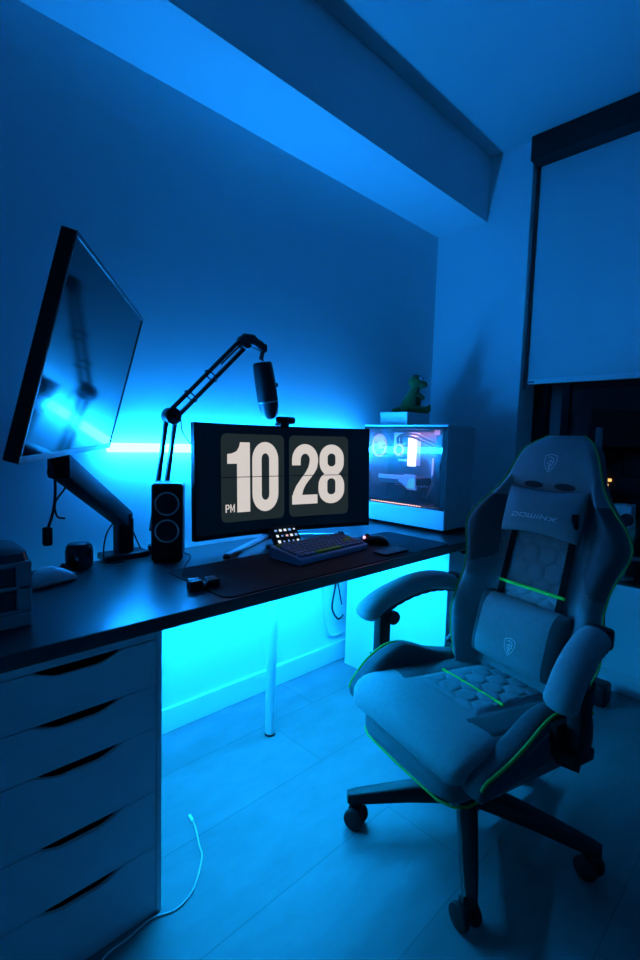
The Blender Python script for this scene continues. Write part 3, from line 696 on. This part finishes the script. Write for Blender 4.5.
b = nb(); add_box(b, (xb-.004, -.41, .86), (xb-.001, -.405, 1.20)); obj('cyan_light_strip', b, MT['cyl'], pc, False, world=True, label='thin pale cyan strip')
for k in range(20):
    y = -.09-.0155*k; b = nb(); add_box(b, (px0+.004, y-.0024, .8425), (px0+.010, y+.0024, .8500)); obj('led_dot', b, MT['ledor'], pc, False, world=True, label=None if k else 'orange glowing dot')
l = bpy.data.lights.new('case_interior_light', 'AREA'); l.energy = 1.2; l.size = .10; l.color = (.9, .5, 1.0)
lo = bpy.data.objects.new('case_interior_light', l); COL.objects.link(lo); lo.parent = pc; lo.location = ROOTM[pc.name].inverted() @ V((-.53, -.27, 1.215))

# box and plush on the computer
BZ = pz1
b = nb(); add_box(b, (-.575, -.245, BZ), (-.402, -.075, BZ+.066), .002); 
bx = thing('storage_carton', 'flat white box lying on top of the computer tower', 'box', (-.49, -.17, BZ)); obj('carton', b, MT['white'], bx, False, world=True)
b = nb(); add_box(b, (-.577, -.247, BZ+.045), (-.400, -.073, BZ+.068), .002); obj('lid', b, MT['white'], bx, False, world=True)
DZ = BZ+.068
XDI = M.Translation((-.440, -.185, DZ)) @ M.Rotation(math.radians(-52), 4, 'Z') @ M.Scale(1.17, 4)   # local +x = facing direction
di = thing('plush_dinosaur', 'small green plush dinosaur sitting on the white box', 'plush toy', XDI)
b = nb()
add_loft(b, [((-.030, 0, .001), (.012, 0, 0), (0, .018, 0), 2), ((-.022, 0, .012), (.040, 0, 0), (0, .038, 0), 2.2), ((-.014, 0, .045), (.042, 0, 0), (0, .040, 0), 2.2), ((-.006, 0, .078), (.032, 0, 0), (0, .031, 0), 2), ((.0, 0, .10), (.024, 0, 0), (0, .024, 0), 2), ((.004, 0, .112), (.022, 0, 0), (0, .022, 0), 2)], 24)
add_sphere(b, (.006, 0, .140), (.033, .030, .032)); add_sphere(b, (.032, 0, .128), (.026, .023, .018))
add_loft(b, [((-.035, 0, .018), (0, .024, 0), (0, 0, .020), 2), ((-.065, 0, .014), (0, .015, 0), (0, 0, .014), 2), ((-.095, 0, .012), (0, .006, 0), (0, 0, .006), 2)], 16)
obj('body', b, MT['plush'], di)
b = nb(); add_sphere(b, (.012, 0, .046), (.020, .027, .034)); obj('belly', b, MT['plushl'], di, label='paler green belly')
for s in (-1, 1):
    b = nb(); add_loft(b, [((-.012, s*.034, .016), (0, .012, 0), (0, 0, .015), 2), ((.025, s*.040, .015), (0, .013, 0), (0, 0, .014), 2), ((.050, s*.044, .015), (0, .014, 0), (0, 0, .014), 2), ((.066, s*.046, .020), (0, .014, 0), (0, 0, .019), 2), ((.072, s*.046, .022), (0, .008, 0), (0, 0, .012), 2)], 16); obj('foot', b, MT['plush'], di)
    b = nb(); add_loft(b, [((.012, s*.028, .082), (0, .008, 0), (.003, 0, .008), 2), ((.034, s*.030, .072), (0, .007, 0), (.003, 0, .007), 2), ((.046, s*.028, .066), (0, .004, 0), (.002, 0, .004), 2)], 12); obj('arm', b, MT['plush'], di)
    b = nb(); add_sphere(b, (.026, s*.021, .152), .009); ey = obj('eye', b, MT['eye'], di)
    b = nb(); add_sphere(b, (.033, s*.024, .153), .005); obj('pupil', b, MT['gloss'], ey)

# slim black box right of the computer
b = nb(); add_box(b, (-.392, -.49, DT), (-.352, -.24, 1.148), .003); o = tag(obj('slim_black_case', b, MT['blackm'], None, False), 'tall slim black case standing right of the computer tower', 'case')

# cables under the desk
for pts, rr, m, ll in (([(-.80, -.02, .69), (-.79, -.02, .55), (-.83, -.03, .40), (-.845, -.03, .30), (-.80, -.03, .235), (-.75, -.02, .24)], .005, 'rubber', 'thick dark cable looping down the wall beside the drawer unit'),
                       ([(-.80, -.015, .69), (-.85, -.015, .52), (-.80, -.02, .42), (-.765, -.02, .30)], .0035, 'rubber', 'dark cable crossing behind the thick loop under the desk'),
                       ([(-.95, -.012, .69), (-.90, -.012, .45), (-.885, -.012, .28), (-.85, -.012, .17), (-.80, -.012, .14), (-.74, -.012, .145)], .0035, 'cable', 'pale cable hanging down the wall under the desk')):
    b = nb(); add_tube(b, spline(pts, 10), rr, 8); o = obj('loose_cable', b, MT[m], None); tag(o, ll, 'cable', 'cables under the desk')
# charger cable on the floor
b = nb(); wc_ = [(-1.885, -.470, .004), (-1.892, -.50, .003), (-1.915, -.56, .003), (-1.93, -.60, .003), (-1.975, -.652, .003), (-2.013, -.681, .003), (-2.06, -.690, .003), (-2.11, -.672, .003), (-2.17, -.680, .003), (-2.215, -.682, .003), (-2.245, -.70, .003), (-2.27, -.74, .003), (-2.33, -.80, .003)]
add_tube(b, spline(wc_, 8), .0022, 8)
cc = thing('charging_cable', 'thin white charging cable lying on the floor by the drawers', 'cable', (-1.95, -.6, 0)); obj('cord', b, MT['cable'], cc, world=True)
b = nb(); add_box(b, (-.0045, -.002, .0), (.0045, .026, .006), .0015, X=M.Translation((-1.885, -.470, 0)) @ M.Rotation(math.radians(-10), 4, 'Z')); obj('plug', b, MT['cable'], cc, False, world=True)

# pale box modelled for a reflection in the window, and block by the wall
so = thing('reflection_box', 'pale box with a round dark front, standing in for a reflection in the window', 'speaker', (.09, -1.06, SILL+.012))
b = nb(); add_box(b, (.05, -1.10, .775), (.13, -1.015, .885), .006); obj('body', b, MT['whitep'], so, False, world=True)
b = nb(); add_cyl(b, (.044, -1.082, .815), (.05, -1.082, .815), .03); obj('front_ring', b, MT['matte'], so, True, world=True)
b = nb(); add_cyl(b, (.09, -1.075, SILL+.02), (.09, -1.075, .778), .012); add_cyl(b, (.09, -1.07, SILL+.012), (.09, -1.07, SILL+.022), .05); obj('stand', b, MT['grey'], so, True, world=True)
b = nb(); add_box(b, (-.235, -1.125, 0), (-.135, -1.04, .10), .018, seg=3); o = obj('power_brick', b, MT['black'], None, True); tag(o, 'small black block on the floor behind the chair near the wall', 'power brick')

# ------------------------------------------------------------------ gaming chair (local +x forward, +y its left)
TH = math.radians(165)
XC = M.Translation((-1.276, -1.026, 0)) @ M.Rotation(TH, 4, 'Z')
ch = thing('gaming_chair', 'grey gaming chair with green piping, neck pillow and lumbar pillow', 'chair', XC)
# base
b = nb(); add_lathe(b, [(0, .06), (.045, .065), (.05, .09), (.045, .125), (.03, .135), (0, .135)], (0, 0, 0)); obj('base_hub', b, MT['black'], ch)
for k in range(5):
    an = math.radians(-26.2+72*k); d_ = V((math.cos(an), math.sin(an), 0)); s_ = V((-d_.y, d_.x, 0))
    b = nb(); add_loft(b, [(d_*.02+V((0, 0, .108)), s_*.032, V((0, 0, .030)), 5), (d_*.18+V((0, 0, .103)), s_*.026, V((0, 0, .024)), 5), (d_*.34+V((0, 0, .088)), s_*.019, V((0, 0, .017)), 5), (d_*.362+V((0, 0, .087)), s_*.016, V((0, 0, .014)), 4)], 24)
    lg = obj('base_leg', b, MT['black'], ch, True, angle=30)
    cn = d_*.345; ca = an+(.7 if k % 2 else -.5); cd = V((math.cos(ca), math.sin(ca), 0)); cs = V((-cd.y, cd.x, 0)); wc2 = cn-cd*.012+V((0, 0, .031))
    b = nb()
    for s in (-1, 1): add_cyl(b, wc2+cs*s*.009, wc2+cs*s*.028, .031, n=24, bev=.006)
    add_cyl(b, wc2-cs*.012, wc2+cs*.012, .012); add_box(b, (-.018, -.010, .03), (.020, .010, .066), .004, X=basis(wc2-V((0, 0, .031)), cd, cs, V((0, 0, 1)))); add_cyl(b, cn+V((0, 0, .055)), cn+V((0, 0, .09)), .010)
    obj('caster', b, MT['rubber'], lg, True)
b = nb(); add_cyl(b, (0, 0, .13), (0, 0, .235), .026); add_cyl(b, (0, 0, .23), (0, 0, .30), .016); obj('gas_lift', b, MT['black'], ch)
b = nb(); add_box(b, (-.14, -.10, .285), (.12, .10, .335), .01); add_box(b, (-.16, -.17, .318), (.14, .17, .336), .004); obj('tilt_mechanism', b, MT['blackm'], ch, False)
# seat cushion
ZS = [(-.26, .405), (-.1, .418), (.05, .428), (.16, .436), (.21, .434), (.25, .424), (.275, .405), (.29, .375), (.295, .35)]
def seat_top(x, y): 
    e = abs(y)/.25
    return interp(ZS, x)-.022*e**4
b = nb(); secs = []
for x, hwid in ((-.25, .16), (-.235, .185), (-.1, .205), (.05, .22), (.15, .228), (.20, .234), (.235, .234), (.255, .230), (.272, .222), (.283, .208), (.288, .190)):
    zt = interp(ZS, x); zb = .342 if x < .275 else .342+(x-.275)*.5
    if x > .287: zt = .376; zb = .352
    secs.append(((x, 0, (zt+zb)/2), (0, hwid, 0), (0, 0, (zt-zb)/2), 5))
add_loft(b, secs, 48); obj('seat', b, MT['fab'], ch, True, angle=60)
# hex quilt helper
def hexpuff(a, c, s):
    best = [9, 9]
    for i in (-1, 0, 1):
        for j in (-1, 0, 1):
            qy = round(c/(1.5*s))+j; qx = round(a/(math.sqrt(3)*s)-.5*(qy % 2))+i
            dx, dy = a-(qx+.5*(qy % 2))*math.sqrt(3)*s, c-qy*1.5*s
            dd = math.hypot(dx, dy)
            if dd < best[0]: best = [dd, best[0]]
            elif dd < best[1]: best[1] = dd
    return min(1, (best[1]-best[0])/(s*.45))
def quilt_seat(u, v):
    x = -.215+u*.325; y = -.118+v*.236
    edge = min(u, 1-u, v, 1-v); rear = 1 if x < .0 else 0
    up = .006*sstep(0, .06, edge)*(1 if x < -.005 else .35+.65*(1-sstep(0, .06, x))) 
    return V((x, y, seat_top(x, y)+.001+up+.0035*hexpuff(y, x, .037)*sstep(0, .10, edge)))
b = nb(); add_grid(b, quilt_seat, 90, 70); qs = obj('quilted_panel', b, MT['fab'], ch, True, angle=80)
b = nb(); add_tube(b, [(.004-.045*abs(0), -.118+.236*k/10, seat_top(.0, 0)+.0095) for k in range(11)], .0038, 8); obj('green_line', b, MT['gbar'], qs, label='bright green line')
for s in (-1, 1):
    def strip(u, v, s=s):
        x = -.235+u*.40; y = s*(.122+v*.085); return V((x, y, seat_top(x, y)+.004*sstep(0, .1, min(u, 1-u, v+.03, 1-v+.03))))
    b = nb(); add_grid(b, strip, 24, 8); obj('side_strip', b, MT['fabd'], ch, label='dark fabric strip')
# side bolsters
ZBS = {-1: [(-.255, .402), (-.20, .412), (-.14, .424), (-.05, .444), (.02, .474), (.08, .490), (.13, .482), (.18, .456), (.22, .424), (.245, .39), (.258, .36)],
       1: [(-.17, .455), (-.12, .470), (-.07, .488), (-.03, .497), (.02, .494), (.06, .476), (.10, .450), (.15, .424), (.20, .406), (.24, .394), (.262, .372)]}
for s in (-1, 1):
    ZB = ZBS[s]; xs0 = -.255 if s < 0 else -.165
    b = nb(); secs = []; xl = [xs0, xs0+.015]+[xs0+.03+(.205-xs0)*k/11 for k in range(11)]+[.235, .25, .258]
    for x in xl:
        zt = interp(ZB, x); zb = .335; k = .55 if x == xs0 or x > .255 else 1
        secs.append(((x, s*.243, (zt+zb)/2), (0, .040*k, 0), (0, 0, (zt-zb)/2*k), 2.8))
    add_loft(b, secs, 32); bl = obj('side_bolster', b, MT['fabd'], ch, True, angle=70)
    b = nb(); add_tube(b, spline([(x, s*.274, interp(ZB, x)-.008) for x in [xs0+.01]+[xs0+.03+(.215-xs0)*k/10 for k in range(10)]+[.24, .255]], 4), .0042, 8); obj('piping', b, MT['piping'], bl, label='green piping')
    b = nb(); up = [(x, interp(ZB, x)-.028) for x in [.235-(.235-xs0)*k/10 for k in range(11)]]
    xr = xs0 if s < 0 else -.10
    poly = [(xr, .345), (.245, .345), (.25, .365)]+[p for p in up if p[0] > xr]+[(xr, interp(ZB, xr)-.03)]
    add_prism(b, poly, lambda x, z: V((x, s*.268, z)), lambda x, z: V((x, s*.281, z))); bmesh.ops.bevel(b, geom=b.edges[:], offset=.004, segments=2, affect='EDGES'); obj('outer_panel', b, MT['fabm'], bl, True, angle=60)
# footrest under the seat
b = nb(); secs = []
for x, hwid in ((-.11, .19), (.04, .195), (.17, .20), (.22, .198), (.245, .188), (.262, .170), (.268, .15)):
    zt, zb = (.338, .268) if x < .25 else (.330, .276); secs.append(((x, 0, (zt+zb)/2), (0, hwid, 0), (0, 0, (zt-zb)/2), 6))
add_loft(b, secs, 40); ft = obj('footrest', b, MT['fabm'], ch, True, angle=60)
b = nb(); add_tube(b, [(-.09, -.196, .271), (.14, -.203, .271), (.215, -.203, .271), (.248, -.188, .271), (.267, -.150, .272), (.270, 0, .272), (.267, .150, .272), (.248, .188, .271), (.215, .203, .271), (.14, .203, .271), (-.09, .196, .271)], .0032, 8); obj('piping', b, MT['piping'], ft, label='green piping')
# backrest
TI = math.tan(math.radians(14))
HWB = [(.40, .19), (.43, .215), (.50, .252), (.57, .272), (.65, .264), (.70, .252), (.76, .256), (.80, .268), (.85, .288), (.885, .290), (.93, .266), (.97, .225), (1.0, .198), (1.04, .170), (1.08, .155), (1.12, .140), (1.15, .121), (1.17, .098), (1.182, .075), (1.188, .055)]
def hwb(z):
    return (interp(HWB, z-.012)+interp(HWB, z)*2+interp(HWB, z+.012))/4
def bx_(z): return -.200-TI*(z-.5)
def bfront(y, z):
    h = hwb(z); u = min(1, abs(y)/h)
    a0 = .135; a1 = max(a0+.02, min(h*.86, .235)); t = sstep(.95, 1.07, z)
    wing = .070*sstep(a0, a1, abs(y)); head = .052*(1-.12*sstep(.3, 1.0, u))
    d_ = wing*(1-t)+head*t
    top = -.03*sstep(1.14, 1.19, z)
    return d_+top-.026*sstep(.82, 1.0, u)**2*(1-.6*t)
def BK(y, z, off=0): return V((bx_(z)+off, y, z))
def front(y, z, off=0): return BK(y, z, bfront(y, z)+off)
NZ, NU = 120, 84
b = nb()
zs = [.40+(1.188-.40)*j/NZ for j in range(NZ+1)]
us = [math.sin(PI/2*(2*i/NU-1))*.5+(2*i/NU-1)*.5 for i in range(NU+1)]
def back(y, z):
    h = hwb(z); u = min(1, abs(y)/h); e = bfront(h*.9999, z); return BK(y, z, e-(.085+e)*(1-u**5) * (1-sstep(1.14, 1.188, z)*.75))
Fg = [[b.verts.new(front(u*hwb(z), z)) for z in zs] for u in us]
Bg = [[(Fg[i][j] if i in (0, NU) else b.verts.new(back(us[i]*hwb(zs[j]), zs[j]))) for j in range(NZ+1)] for i in range(NU+1)]
fm = {}
for i in range(NU):
    for j in range(NZ):
        f_ = b.faces.new((Fg[i][j], Fg[i][j+1], Fg[i+1][j+1], Fg[i+1][j])); u = abs((us[i]+us[i+1])/2); z = (zs[j]+zs[j+1])/2; y = u*hwb(z)
        lim = .150+.05*sstep(.80, .74, z) if z < .80 else .150
        mi = 0
        if z < .985 and y > .155 and z > .735+.5*(max(0, .235-y)): mi = 1
        elif z <= .985 and y > .125: mi = 2
        f_.material_index = mi
        g_ = b.faces.new((Bg[i][j], Bg[i+1][j], Bg[i+1][j+1], Bg[i][j+1])) if len({Bg[i][j], Bg[i+1][j], Bg[i+1][j+1], Bg[i][j+1]}) == 4 else None
        if g_: g_.material_index = 1
for j in (0, NZ):
    for i in range(NU):
        q = [Fg[i][j], Fg[i+1][j], Bg[i+1][j], Bg[i][j]]; q = list(dict.fromkeys(q))
        if len(q) > 2:
            try: b.faces.new(q)
            except ValueError: pass
bk = obj('backrest', b, [MT['fab'], MT['fabd'], MT['fabm']], ch, True, angle=70)
pz = [.42+(1.186-.42)*k/60 for k in range(61)]
path = [front(-hwb(z)*.997, z, .001)+V((0, -.002, 0)) for z in pz]+[front(hwb(z)*.997, z, .001)+V((0, .002, 0)) for z in pz[::-1]]
b = nb(); add_tube(b, path, .0026, 8); obj('piping', b, MT['piping'], bk, label='green piping')
def quilt_back(u, v):
    y = -.118+u*.236; z = .60+v*.33; e = min(u, 1-u); return front(y, z, .002+.005*hexpuff(y, z, .036)*sstep(0, .06, e))
b = nb(); add_grid(b, quilt_back, 70, 90); qb = obj('quilted_panel', b, MT['fab'], bk, True, angle=80)
b = nb(); add_box(b, (-.004, -.12, -.005), (.004, .12, .005), .002, X=M.Translation(front(0, .702, .014))); obj('green_line', b, MT['gbar'], qb, label='bright green bar')
# dark head slots, emblem
for s in (-1, 1):
    b = nb(); 
    for nn in (0,):
        c_ = [(s*.055+.036*math.cos(2*PI*k/20), 1.028+.011*math.sin(2*PI*k/20)) for k in range(20)]
        vs = [b.verts.new(front(y, z, .0015)) for y, z in c_]; ctr = b.verts.new(front(s*.055, 1.028, .0015))
        for k in range(20): b.faces.new((ctr, vs[k], vs[(k+1) % 20]))
    obj('headrest_slot', b, MT['matte'], bk, False, label='dark oval slot')
def emblem(bm, f, s=1.0):
    sh = [(0, .030), (.010, .0275), (.021, .024), (.0225, .010), (.019, -.006), (.012, -.018), (0, -.030), (-.012, -.018), (-.019, -.006), (-.0225, .010), (-.021, .024), (-.010, .0275)]
    add_ribbon(bm, [(x*s, y*s) for x, y in sh], .0012*s, f, closed=True)
    for st in ([(-.010, .017), (-.003, .021), (.006, .018), (.012, .011), (.010, .003), (.004, .006), (-.003, .003), (-.011, .006)], [(-.013, .000), (-.006, -.004), (.001, -.002), (.008, -.005), (.013, .002)],
               [(-.008, -.009), (-.002, -.012), (.004, -.009), (.009, -.011)], [(-.004, -.016), (.001, -.021), (.005, -.016)], [(0, .013), (.001, .008), (-.003, .009)], [(-.001, -.002), (0, -.018)]):
        add_ribbon(bm, [(x*s, y*s) for x, y in st], .0013*s, f)
b = nb(); emblem(b, lambda u, v: front(u-.002, 1.100+v, .0016), .95); obj('emblem', b, MT['embro'], bk, False, label='stitched shield emblem with a lion')
# neck pillow
def pil(cz, hw, hh, x0, T, bow=0, e=3.2):
    def f(u, v, side=1, off=0):   # u,v in -1..1
        fall = (max(0, 1-abs(u)**e))**.5*(max(0, 1-abs(v)**e))**.5
        y = hw*u*(1-.06*(1-v*v)*0); z = cz+hh*v*(1-.0*abs(u)) + bow*(u*u-.4)*(1 if v > 0 else -1)
        return BK(y, z, x0+side*T*fall+off)
    return f
def pillow_mesh(f, n=32):
    bm = nb(); P = lambda t: math.sin(PI/2*(2*t-1))
    G = add_grid(bm, lambda a, c: f(P(a), P(c), 1), n, n); G2 = add_grid(bm, lambda a, c: f(P(a), P(c), -1), n, n)
    bmesh.ops.remove_doubles(bm, verts=bm.verts[:], dist=.0002); return bm
NPf = pil(.943, .137, .070, .040, .034, bow=.012)
npil = obj('neck_pillow', pillow_mesh(NPf), MT['fab'], ch, True, angle=80)
def letters(bm, f):
    x = 0; h = 1
    def R(pts, closed=False):
        add_ribbon(bm, [(x+p[0]+.18*p[1], p[1]) for p in pts], .085, f, closed)
    R([(0, .78), (.72, .78), (.95, .6), (.95, .25), (.75, .05), (.12, .05), (.18, .5)]); x = 1.3
    R([(0, .05), (0, .78), (.85, .78), (.85, .05)], True); x = 2.5
    R([(0, .85), (0, .05), (.95, .05), (.95, .85)]); R([(.47, .05), (.47, .85)]); x = 3.85
    R([(0, 0), (0, .62)]); R([(0, .78), (0, .92)]); x = 4.25
    R([(0, 0), (0, .80), (.80, .05), (.80, .85)]); x = 5.4
    R([(0, .02), (.85, .83)]); R([(0, .83), (.85, .02)])
b = nb(); letters(b, lambda a, c: NPf(-.64+a*.185, -.28+c*.21, 1, .0014)); obj('lettering', b, MT['embro'], npil, False, label='stitched brand lettering on the pillow')
b = nb(); add_box(b, (-.004, -.012, -.022), (.004, .006, .022), .002, X=M.Translation(NPf(.93, -.05, 1, .002))); obj('side_tag', b, MT['strap'], npil, False, label='black tag on the pillow end')
for s in (-1, 1):
    b = nb()
    def strp(u, v, s=s):
        z = .63+v*.27; y = s*(.108-.004*v)+(u-.5)*.02; return front(y, z, .0155)
    add_grid(b, strp, 2, 20); 
    add_grid(b, lambda u, v, s=s: strp(u, v, s)-V((.004, 0, 0)), 2, 20); obj('strap', b, MT['strap'], npil, False, label='black elastic strap')
# lumbar pillow
LPf = pil(.560, .160, .100, .024, .050, bow=0, e=4)
lp_bm = pillow_mesh(LPf)
for f_ in lp_bm.faces:
    c_ = f_.calc_center_median(); f_.material_index = 1 if abs(c_.y) > .128 else 0
lpil = obj('lumbar_pillow', lp_bm, [MT['fab'], MT['fabd']], ch, True, angle=80)
b = nb(); emblem(b, lambda u, v: LPf(.10+u/.160, -.25+v/.100, 1, .0016), .85); obj('emblem', b, MT['embro'], lpil, False, label='stitched shield emblem with a lion')
# armrests
PT = [(.175, .585), (.155, .612), (.11, .640), (.05, .662), (-.02, .680), (-.10, .688), (-.17, .680), (-.235, .660)]
for s in (-1, 1):
    Y = s*.325
    PP = PT if s < 0 else [(.082, .574), (.070, .602), (.046, .636), (.012, .668), (-.030, .692), (-.07, .706), (-.105, .708)]
    yy = lambda x: Y if s < 0 else .318+.17*x
    b = nb(); P = spline([(x, yy(x), z-.030) for x, z in PP], 4); secs = []
    for i, p in enumerate(P):
        dd = (P[min(i+1, len(P)-1)]-P[max(i-1, 0)]).normalized(); nrm = V((dd.z, 0, -dd.x)); 
        if nrm.z < 0: nrm = -nrm
        e = min(i, len(P)-1-i)/(len(P)-1); k = max(.22, (1-(1-min(1, e/.13))**2)**.5) if i < len(P)/2 else max(.45, (1-(1-min(1, e/.10))**2)**.5)
        secs.append((p, V((0, (.046 if s < 0 else .041)*k, 0)), nrm*.030*k, 2.6 if s < 0 else 2.2))
    add_loft(b, secs, 28); ar = obj('armrest', b, MT['fab'], ch, True, angle=70)
    b = nb(); Q = spline([(.10, Y, .578), (.05, Y, .600), (-.02, Y, .620), (-.10, Y, .630), (-.17, Y, .626), (-.25, Y, .612), (-.31, Y*.97, .60)] if s < 0 else [(.04, yy(.04), .575), (.02, yy(.02), .598), (-.01, yy(-.01), .618), (-.04, yy(-.04), .635), (-.08, yy(-.08), .648), (-.115, yy(-.115), .655)], 4); secs = []
    for i, p in enumerate(Q):
        dd = (Q[min(i+1, len(Q)-1)]-Q[max(i-1, 0)]).normalized(); nrm = V((-dd.z, 0, dd.x)); hh = .012+(.003 if i % 2 else 0)
        secs.append((p, V((0, .026, 0)), nrm*hh, 5))
    add_loft(b, secs, 16); add_box(b, (-.262, Y-.034, .602), (-.222, Y+.034, .668), .012) if s < 0 else add_box(b, (-.130, yy(-.12)-.034, .650), (-.102, yy(-.12)+.034, .706), .010); obj('arm_bar', b, MT['black'], ar, True, angle=35)
    b = nb(); ox = 0 if s < 0 else -.105; add_box(b, (.070+ox, Y-.02, .40), (.118+ox, Y+.02, .575), .008); add_box(b, (.05+ox, min(s*.26, Y+s*.02), .395), (.13+ox, max(s*.26, Y+s*.02), .425), .005); add_cyl(b, (.062, Y-.028, .548), (.062, Y+.028, .548), .024, bev=.004) if s < 0 else add_box(b, (-.03, Y-.02, .56), (.02, Y+.012, .60), .006)
    obj('arm_post', b, MT['black'], ar, True, angle=35)
    b = nb(); poly = [(.02, .50), (.035, .44), (.0, .37), (-.07, .305), (-.115, .35), (-.13, .44), (-.20, .50), (-.27, .61), (-.32, .61), (-.30, .50), (-.20, .40), (-.10, .50)]
    poly = [(.045, .485), (.040, .44), (.012, .375), (-.062, .332), (-.078, .39), (-.062, .45), (-.03, .485)]
    if s > 0: add_prism(b, poly, lambda x, z: V((x, s*.287, z)), lambda x, z: V((x, s*.305, z))); obj('hinge_cover', b, MT['black'], ch, False)
    else: b.free()
    b = nb() if s > 0 else nb(); add_tube(b, [(-.17, s*.24, .43), (-.20, s*.23, .46), (-.22, s*.22, .50)] if s > 0 else [(-.17, s*.27, .43), (-.24, s*.26, .50), (-.29, s*.26, .58)], [.02, .018, .018], 12); obj('recline_link', b, MT['black'], ch)

# ------------------------------------------------------------------ world, camera
wd = bpy.data.worlds.new('night'); SC.world = wd; wd.use_nodes = True
wd.node_tree.nodes['Background'].inputs['Color'].default_value = (.002, .006, .02, 1); wd.node_tree.nodes['Background'].inputs['Strength'].default_value = .3
cam = bpy.data.cameras.new('camera'); co = bpy.data.objects.new('camera', cam); COL.objects.link(co); SC.camera = co
cam.sensor_fit = 'VERTICAL'; cam.sensor_height = 36; cam.lens = 488.354/960*36; cam.clip_start = .05
yaw, pit, rol = .7945, -.0837, .0299
fw = V((math.cos(yaw)*math.cos(pit), math.sin(yaw)*math.cos(pit), math.sin(pit))); r0 = fw.cross(V((0, 0, 1))).normalized(); u0 = r0.cross(fw)
cr = r0*math.cos(rol)+u0*math.sin(rol); cu = -r0*math.sin(rol)+u0*math.cos(rol)
co.matrix_world = basis(V((-2.596, -1.6969, 1.1543)), cr, cu, -fw)
vs_ = SC.view_settings; vs_.view_transform = 'Standard'; vs_.look = 'None'; vs_.gamma = 1; vs_.exposure = 0; vs_.use_curve_mapping = False
SC.cycles.max_bounces = 8; SC.cycles.diffuse_bounces = 5; SC.cycles.use_denoising = True; SC.cycles.transparent_max_bounces = 12
SC.cycles.sample_clamp_indirect = 0
